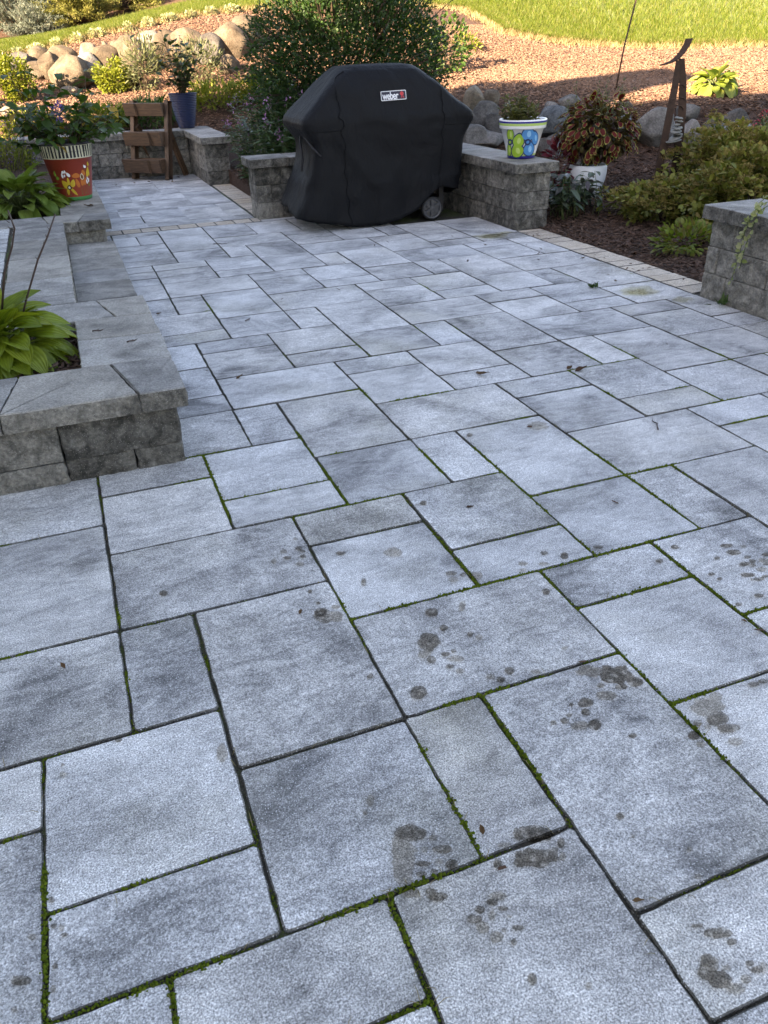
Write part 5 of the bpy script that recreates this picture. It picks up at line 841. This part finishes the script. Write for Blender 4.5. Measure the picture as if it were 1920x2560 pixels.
# wispy stems left of the red pot
p = plant('wispy_grass', 'thin brown wispy stems with purple tips at the left edge', 'plant', (-.62, 8.2, .25)); rt = [(-.62 + random.gauss(0, .1), 8.2 + random.gauss(0, .12), .25) for _ in range(60)]; tp = [(a + random.gauss(.12, .14), b + random.gauss(0, .12), random.uniform(.65, 1.08)) for a, b, _ in rt]; stems('stem', rt, tp, M_STALK, .0028, p, tuple(p.location), .12, 4, .001)
fp = [Vector(t) + Vector((random.gauss(0, .012), random.gauss(0, .012), random.uniform(-.09, .02))) for t in tp for _ in range(6)]; soup('flowers', [leaves('petal', np.array(fp), rng.normal(0, 1, (len(fp), 3)), rng.uniform(.008, .02, len(fp)))], L_PURP, p, off=tuple(p.location))
# blue ribbed pot with its shrub
c = (1.63, 11.96, .538); bpot = setp(empty('blue_pot', c), 'tall ribbed dark blue glazed pot on the corner of the back wall', 'flower pot', 'garden pots'); M_BGL = plain('blue_glaze', (.003, .010, .046), .4, 0, .5, 5., 0, .35); prof_ = [(0, 0), (.098, 0)]
for k in range(120): z = .006 + .40 * k / 119; prof_.append((.10 + .085 * (k / 119) ** .75 + .0035 * math.sin(k * 2 * math.pi / 6), z))
prof_ += [(.192, .41), (.19, .42), (.176, .42), (.17, .38), (0, .38)]; lathe_bands('pot_body', prof_, [0] * (len(prof_) - 2) + [1], [M_BGL, M_POTSOIL], bpot, 48)
p = plant('potted_shrub', 'upright dark leaved shrub growing in the blue pot', 'shrub', (c[0], c[1], .92)); lm = [bigleaf('leaf', .30, .15, .3, [leafmat('potted_shrub_leaf_%d' % k, [(.025, .05, .018), (.04, .07, .022), (.05, .085, .03)], .3, .35, .45, (1.1, 1.1, .4), False)] * 2, (-1, 0, 1), 5, .7, .9, .02) for k in range(2)]; rt, tp = [], []
for i in range(30):
    a = random.uniform(0, 6.28); e = random.uniform(.7, 1.5); L = random.uniform(.40, .72) * (1.5 if i < 5 else 1); b = Vector((c[0] + random.gauss(0, .02), c[1], .92)); t = b + Vector((math.cos(a) * math.cos(e) * 1.15, math.sin(a) * math.cos(e), math.sin(e))) * L; rt.append(b); tp.append(t)
    for k in range(10): u = .2 + .8 * k / 9; aa = k * 2.4 + a; place(p, random.choice(lm), b.lerp(t, u), (math.cos(aa), math.sin(aa), random.uniform(.0, .9)), (random.gauss(0, .3), random.gauss(0, .3), 1), random.uniform(.06, .105))
stems('stem', rt, tp, M_STEM, .006, p, tuple(p.location), .08)
# white pot with coleus
zg = h1(4.70, 6.85); c = (4.68, 6.90, zg); wpot = setp(empty('white_pot', c), 'white rounded pot standing on mulch under the coleus', 'flower pot', 'garden pots'); M_WGL = plain('white_grey_glaze', (.62, .66, .70), .35, 0, .05); lathe_bands('pot_body', [(0, 0), (.10, 0), (.112, .01), (.145, .08), (.172, .16), (.182, .23), (.18, .28), (.172, .30), (.16, .30), (.15, .27), (0, .27)], [0] * 9 + [1], [M_WGL, M_POTSOIL], wpot, 48)
p = plant('coleus', 'bushy maroon coleus with yellow edged leaves in the white pot', 'plant', (4.68, 6.90, zg + .27)); L_COL = leafmat('coleus_maroon', [(.075, .009, .011), (.11, .013, .014), (.14, .02, .016), (.085, .012, .011)], .3, .5, .12, (1, .7, .6), False); L_COE = leafmat('coleus_edge', [(.26, .25, .05), (.34, .30, .08), (.22, .24, .05)], .4, .45, .3, (1, 1, .6), False)
cm = [bigleaf('leaf', .31, .22, .3, [L_COL, L_COE], (-1, -.80, -.35, 0, .35, .80, 1), 7, .72, .85, .05, 1, k) for k in range(3)]
P, d = cloud(480, (4.76, 6.90, zg + .585), (.41, .34, .29), .8, 12, .12, -.9); k = 0
for q_, n_ in zip(P, d):
    if k >= 296 or q_[2] < zg + .37: continue
    t_ = Vector((n_[0], n_[1], n_[2] - .75)) + Vector((random.gauss(0, .35), random.gauss(0, .35), random.gauss(0, .2))); place(p, random.choice(cm), q_, t_, Vector(n_) + Vector((0, 0, .5)), random.uniform(.055, .105)); k += 1
P, d = cloud(1500, (4.76, 6.90, zg + .58), (.36, .3, .23), .2, 13); soup('inner_foliage', [leaves('oval', P, d + rng.normal(0, .5, d.shape), rng.uniform(.04, .08, len(P)))], leafmat('coleus_inner', [(.05, .012, .012), (.08, .06, .02), (.09, .08, .02)], .3), p, off=tuple(p.location))
rt = [(4.68 + random.gauss(0, .05), 6.9 + random.gauss(0, .05), zg + .27) for _ in range(16)]; tp = [(4.74 + random.uniform(-.3, .36), 6.88 + random.uniform(-.2, .2), zg + random.uniform(.75, .98)) for _ in rt]; stems('stem', rt, tp, M_GSTEM, .005, p, tuple(p.location))
fp = [Vector(t) + Vector((random.gauss(0, .012), random.gauss(0, .012), random.uniform(-.08, .06))) for t in tp for _ in range(34)]; soup('flower_spikes', [leaves('petal', np.array(fp), rng.normal(0, 1, (len(fp), 3)), rng.uniform(.012, .022, len(fp)))], L_GREY, p, off=tuple(p.location))
# dark leaved plant and maroon plant beside it
p = plant('dark_perennial', 'dark green broad leaved plant at the foot of the right wall', 'plant', (4.25, 6.5, h1(4.25, 6.5))); z0 = p.location.z; L_RH = leafmat('rhododendron_leaf', [(.032, .058, .03), (.05, .085, .04), (.07, .10, .06), (.08, .06, .07)], .2, .32, .5, (1, 1, .6), False); rm = [bigleaf('leaf', .17 + .02 * k, .3, .3, [L_RH, L_RH], (-1, -.5, 0, .5, 1), 7, .8, .9, .02, 0, k) for k in range(3)]; rt, tp = [], []
for i in range(36):
    b = Vector((random.uniform(3.98, 4.42), random.uniform(6.2, 6.7), z0)); t = b + Vector((random.gauss(0, .06), random.gauss(-.03, .06), random.uniform(.12, .38))); rt.append(b); tp.append(t)
    for k in range(7): a = k * 2.4 + i; place(p, random.choice(rm), b.lerp(t, .45 + .55 * k / 6), (math.cos(a), math.sin(a), random.uniform(-.5, .5)), (random.gauss(0, .2), random.gauss(0, .2), 1), random.uniform(.09, .15))
stems('stem', rt, tp, M_GSTEM, .004, p, tuple(p.location))
p = plant('maroon_plant', 'deep red leaved plant between the pale boulder and the coleus', 'plant', (4.42, 7.05, h1(4.42, 7.05))); P, d = cloud(190, (4.42, 7.0, .36), (.14, .14, .26), .3, 15); soup('foliage', [leaves('oval', P, d + (0, 0, -.1), rng.uniform(.06, .10, len(P)))], L_RED, p, off=tuple(p.location)); stems('stem', [(4.42, 7.05, .1)] * 8, [(4.42 + random.gauss(0, .08), 7.0 + random.gauss(0, .08), random.uniform(.3, .58)) for _ in range(8)], M_STEM, .004, p, tuple(p.location))
# variegated vine over the right wall end
p = plant('trailing_vine', 'pale variegated vine trailing over the right wall end', 'vine', (3.45, 3.5, .54)); V1 = [[(3.62, 3.30, .80), (3.52, 3.40, .70), (3.45, 3.47, .60), (3.435, 3.51, .45), (3.455, 3.54, .3), (3.45, 3.56, .14)], [(3.70, 3.28, .74), (3.56, 3.38, .66), (3.44, 3.45, .56), (3.43, 3.48, .38), (3.45, 3.51, .24)], [(3.6, 3.33, .7), (3.45, 3.44, .6), (3.43, 3.5, .5), (3.44, 3.53, .4)]]; mb = MB(); L_VAR = leafmat('variegated_leaf', [(.30, .33, .14), (.45, .46, .26), (.20, .26, .08), (.36, .38, .16)], .35, .5, .3, (1, 1, .8), False); vm = bigleaf('leaf', .30, .15, .3, [L_VAR, L_VAR], (-1, 0, 1), 5, .7, .9, .03)
for V in V1:
    mb.tube([Vector(q_) - p.location for q_ in V], .0022, 5)
    for i in range(len(V) - 1):
        for k in range(9): u = k / 9; q_ = Vector(V[i]).lerp(Vector(V[i + 1]), u); place(p, vm, q_, (random.gauss(-.5, .6), random.gauss(-.2, .7), random.gauss(-.1, .6)), (-1, 0, .4), random.uniform(.022, .042))
mb.obj('stem', M_GSTEM, p, True)
# ================================================================ rusty sculpture with hanging stones, thin rod
sc = setp(empty('garden_sculpture', (5.15, 6.5, h1(5.15, 6.5))), 'rusty steel two legged sculpture with a curved top bar', 'sculpture'); so_ = Vector(sc.location)
def bar(name, pts, w, t, wd):
    mb = MB(); pts = [Vector(q_) - so_ for q_ in pts]; wd = Vector(wd).normalized(); v = []; n_ = len(pts)
    for i, q_ in enumerate(pts):
        tg = (pts[min(i + 1, n_ - 1)] - pts[max(i - 1, 0)]).normalized(); th = tg.cross(wd).normalized(); ww = w[i] if isinstance(w, list) else w
        v += [q_ + wd * ww / 2 + th * t / 2, q_ - wd * ww / 2 + th * t / 2, q_ - wd * ww / 2 - th * t / 2, q_ + wd * ww / 2 - th * t / 2]
    f = [(4 * i + j, 4 * i + (j + 1) % 4, 4 * i + 4 + (j + 1) % 4, 4 * i + 4 + j) for i in range(n_ - 1) for j in range(4)] + [(3, 2, 1, 0), tuple(4 * (n_ - 1) + j for j in range(4))]; mb.add(v, f); return mb.obj(name, M_RUST, sc)
bar('leg', [(5.16, 6.46, .0), (5.17, 6.46, .36), (5.185, 6.46, .6), (5.205, 6.46, .85), (5.225, 6.47, 1.06), (5.222, 6.48, 1.235)], [.075, .07, .066, .066, .058, .03], .012, (.94, -.34, 0))
bar('leg', [(5.33, 6.46, .0), (5.355, 6.46, .36), (5.355, 6.46, .6), (5.335, 6.46, .85), (5.305, 6.47, 1.06), (5.26, 6.48, 1.25)], [.075, .074, .072, .070, .064, .05], .012, (.94, -.34, 0))
bar('curved_top', [(5.03, 6.47, 1.205), (5.09, 6.47, 1.212), (5.15, 6.47, 1.228), (5.205, 6.47, 1.258), (5.25, 6.47, 1.30), (5.285, 6.47, 1.35), (5.305, 6.47, 1.40)], [.012, .03, .045, .055, .06, .062, .064], .012, (.8, -.6, .05))
for z, a in ((1.02, .05), (.90, .085), (.84, .07)): mb = MB(); mb.tube([Vector((5.27 + a * math.cos(t), 6.45, z + a * .55 * math.sin(t))) - so_ for t in [math.pi * (k / 10) * (1 if z > .75 else -1) for k in range(11)]], .004, 6); mb.obj('ring', M_RUST, sc, True)
hs_ = setp(empty('stone_stack', (5.27, 6.41, .80)), 'stack of flat pale stones hanging inside the rusty sculpture', 'stones'); M_PEB = plain('flat_grey_pebble', (.15, .155, .145), .7, 0, .3, 20., .3); mb = MB(); mb.tube([(0, 0, .0), (0, 0, -.30)], .003, 5); mb.obj('wire', M_RUST, hs_)
for k, (r_, dx) in enumerate([(.05, .0), (.042, .01), (.038, -.01), (.056, .005), (.068, -.01), (.062, .015), (.075, -.005), (.08, -.02)]):
    mb = MB(); mb.lathe([(.001, .009), (r_ * .6, .008), (r_ * .95, .002), (r_, -.002), (r_ * .8, -.008), (.001, -.009)], 14); me = mesh('stone', [(x * (1 + .2 * nz(x * 30, y * 30, k)), y * .75, z + .004 * nz(x * 40, y * 40, k)) for x, y, z in mb.v], mb.f, M_PEB, None, True); link('stone', me, hs_, (dx, 0, -.02 - k * .027), (random.gauss(0, .1), random.gauss(0, .12), random.random()))
rd = setp(empty('garden_rod', (6.87, 9.64, h1(6.87, 9.64))), 'thin tall rusty rod standing in the mulch slope', 'rod'); mb = MB(); mb.tube([(0, 0, -.05), (.10, .05, .5), (.26, .12, 1.05), (.36, .16, 1.35), (.46, .2, 1.7)], [.011, .011, .010, .010, .009], 8); mb.obj('shaft', M_RUST, rd, True)
# ================================================================ wooden plant stand
wx = Vector((.745, -.667, 0)); wy = Vector((.667, .745, 0)); WO = Vector((.80, 11.48, 0)); wd_ = setp(empty('plant_stand', WO), 'three tier brown wooden ladder planter in the wall corner', 'plant stand'); WR = Matrix((wx, wy, Vector((0, 0, 1)))).transposed()
def plank(name, a, b, w, t, par=None, wdir=(0, 1, 0)):
    """board from a to b (stand coordinates), w wide along wdir"""
    a, b = Vector(a), Vector(b); L = (b - a).length; x = (b - a).normalized(); y = Vector(wdir); y = (y - x * y.dot(x)).normalized(); z = x.cross(y); k = .004
    v, f, mi = slab(rect(-L / 2, -w / 2, L / 2, w / 2), -t / 2, t / 2, .2, .0012, .003, 1, .003, 20, random.random() * 50); me = mesh(name, v, f, [M_WOOD, M_WOOD], mi); o = link(name, me, wd_); m3 = WR @ Matrix((x, y, z)).transposed(); o.matrix_basis = Matrix.Translation(WR @ ((a + b) / 2)) @ m3.to_4x4(); return o
WW = .52
for s in (0, 1):
    x = .0 + s * WW; plank('leg', (x, .0, .0), (x, .23, .90), .09, .058, None, (0, 1, 0)); plank('rear_leg', (x + (.035 if s else -.035) * -1, .46, .0), (x + (.035 if s else -.035) * -1, .17, .62), .08, .04, None, (0, 1, 0))
for zb, zt, y0, y1 in ((.09, .255, -.12, .12), (.40, .565, -.02, .20), (.735, .885, .09, .28)):
    ex = .035; x0, x1 = -.075, WW - .02
    plank('front_board', (x0, y0 + .02, (zb + zt) / 2), (x1, y0 + .02, (zb + zt) / 2), zt - zb, .022, None, (0, -.22, 1)); plank('back_board', (x0 + .05, y1, (zb + zt) / 2), (x1, y1, (zb + zt) / 2), zt - zb - .02, .02, None, (0, 0, 1))
    plank('bottom_board', (x0 + .06, (y0 + y1) / 2 + .02, zb + .012), (x1, (y0 + y1) / 2 + .02, zb + .012), y1 - y0 - .05, .018, None, (0, 1, 0))
    for x in (x0 + .015, x1 - .02): plank('end_board', (x, y0 + .04, (zb + zt) / 2), (x, y1 - .02, (zb + zt) / 2), zt - zb - .01, .02, None, (0, 0, 1))
    plank('cleat', (x0 + (.20 if zb > .7 else .42), y0 + .004, zb + .005), (x0 + (.19 if zb > .7 else .41), y0 - .012, zt - .002), .022, .010, None, (1, 0, 0))
# ================================================================ small litter on the stones
M_LITL = leafmat('dead_leaf', [(.10, .055, .025), (.16, .09, .04), (.07, .035, .02)], .2, .7, .2, (1, 1, 1), False); lf = [bigleaf('dead_leaf', .28, -.25, .5, [M_LITL, M_LITL], (-1, 0, 1), 5, .7, .9, .12, 0, k) for k in range(2)]
def litter(name, lb, cat, grp, spots, z=.004):
    for x, y, s in spots:
        o = link(name, random.choice(lf), None, (x, y, z), (random.gauss(0, .2), random.gauss(0, .2), random.uniform(0, 6.28)), (s, s, s)); setp(o, lb, cat, grp)
litter('fallen_leaf', 'small dry brown leaf lying on the grey pavers', 'leaf', 'dry leaves on the patio', [(1.60, 3.18, .055), (2.05, 3.02, .06), (2.03, 3.06, .04), (1.60, 3.2, .04), (.98, 2.05, .025), (.28, 4.95, .05), (.5, 3.62, .04), (3.25, 4.35, .03), (3.3, 5.4, .025), (3.1, 5.1, .025), (3.0, 5.75, .03), (3.25, 5.85, .025), (2.9, 6.2, .03), (3.4, 5.0, .03), (2.6, 5.3, .03), (.43, .86, .02), (.62, .63, .02), (1.4, 1.2, .02), (-.35, 1.72, .02), (.28, 1.7, .018), (.3, 10.9, .05), (.5, 11.0, .04), (1.2, 10.9, .04), (.95, 11.1, .05), (1.35, 11.3, .06), (.75, 11.05, .04)])
litter('fallen_leaf', 'dry brown curled leaf on the cap beside the red pot', 'leaf', None, [(.10, 7.30, .09)], .322)
mc = [mesh('chip', *(lambda v, f: (v, f.tolist()))(*chips(np.zeros((1, 3)), .03, .05)), M_CHIP) for _ in range(3)]
for i in range(70):
    x, y = random.gauss(3.55, .16), random.uniform(3.9, 6.1)
    if i > 40: x, y = random.uniform(.3, 3.3), random.uniform(.6, 7.)
    if x > 3.72 or x < .25: continue
    s = random.uniform(.3, .75); setp(link('bark_chip', random.choice(mc), None, (x, y, .006), (0, 0, random.uniform(0, 6)), (s, s, s)), 'small brown bark chip lying loose on the pavers', 'bark chip', 'bark chips on the patio')
for lb, a, L, an in (('thin dark twig lying across the far pavers near the tan band', (.98, 6.85, .006), .14, -.5), ('short dark twig on the pavers at the right edge', (1.98, 2.3, .006), .10, 1.0), ('small dark twig on the pavers left of centre', (.75, 4.55, .006), .06, .7), ('small twig on the near planter cap at the left', (.02, 3.42, .32), .05, .2), ('pale twig on the near planter cap beside the hosta', (-.11, 3.65, .32), .05, -.2)):
    mb = MB(); pts = [(L * u * math.cos(an + .25 * u * math.sin(9 * u)), L * u * math.sin(an + .3 * u), .002 * math.sin(u * 7)) for u in (0, .2, .4, .6, .8, 1)]; mb.tube(pts, [.0035, .003, .003, .0028, .0022, .0012], 6); mb.tube([pts[2], Vector(pts[2]) + Vector((.012, .012, .003))], [.002, .001], 5); setp(mb.obj('twig', M_STALK, None, True, a), lb, 'twig')
for lb, x, y, n_, h_ in (('small green weed sprouting between pavers near the right wall end', 3.02, 4.28, 9, .05), ('sparse grass tuft growing at the foot of the right wall end', 3.46, 3.62, 6, .07)):
    p = plant('weed', lb, 'weed', (x, y, 0)); fp = rng.normal(0, .02, (n_ * 2, 3)) * (1, 1, 0) + (x, y, .002); dd = rng.normal(0, .8, (n_ * 2, 3)); dd[:, 2] = np.abs(dd[:, 2]) + .3; soup('blades', [leaves('lance', fp, dd, rng.uniform(.6, 1.2, n_ * 2) * h_)], L_GREEN, p, off=(x, y, 0))
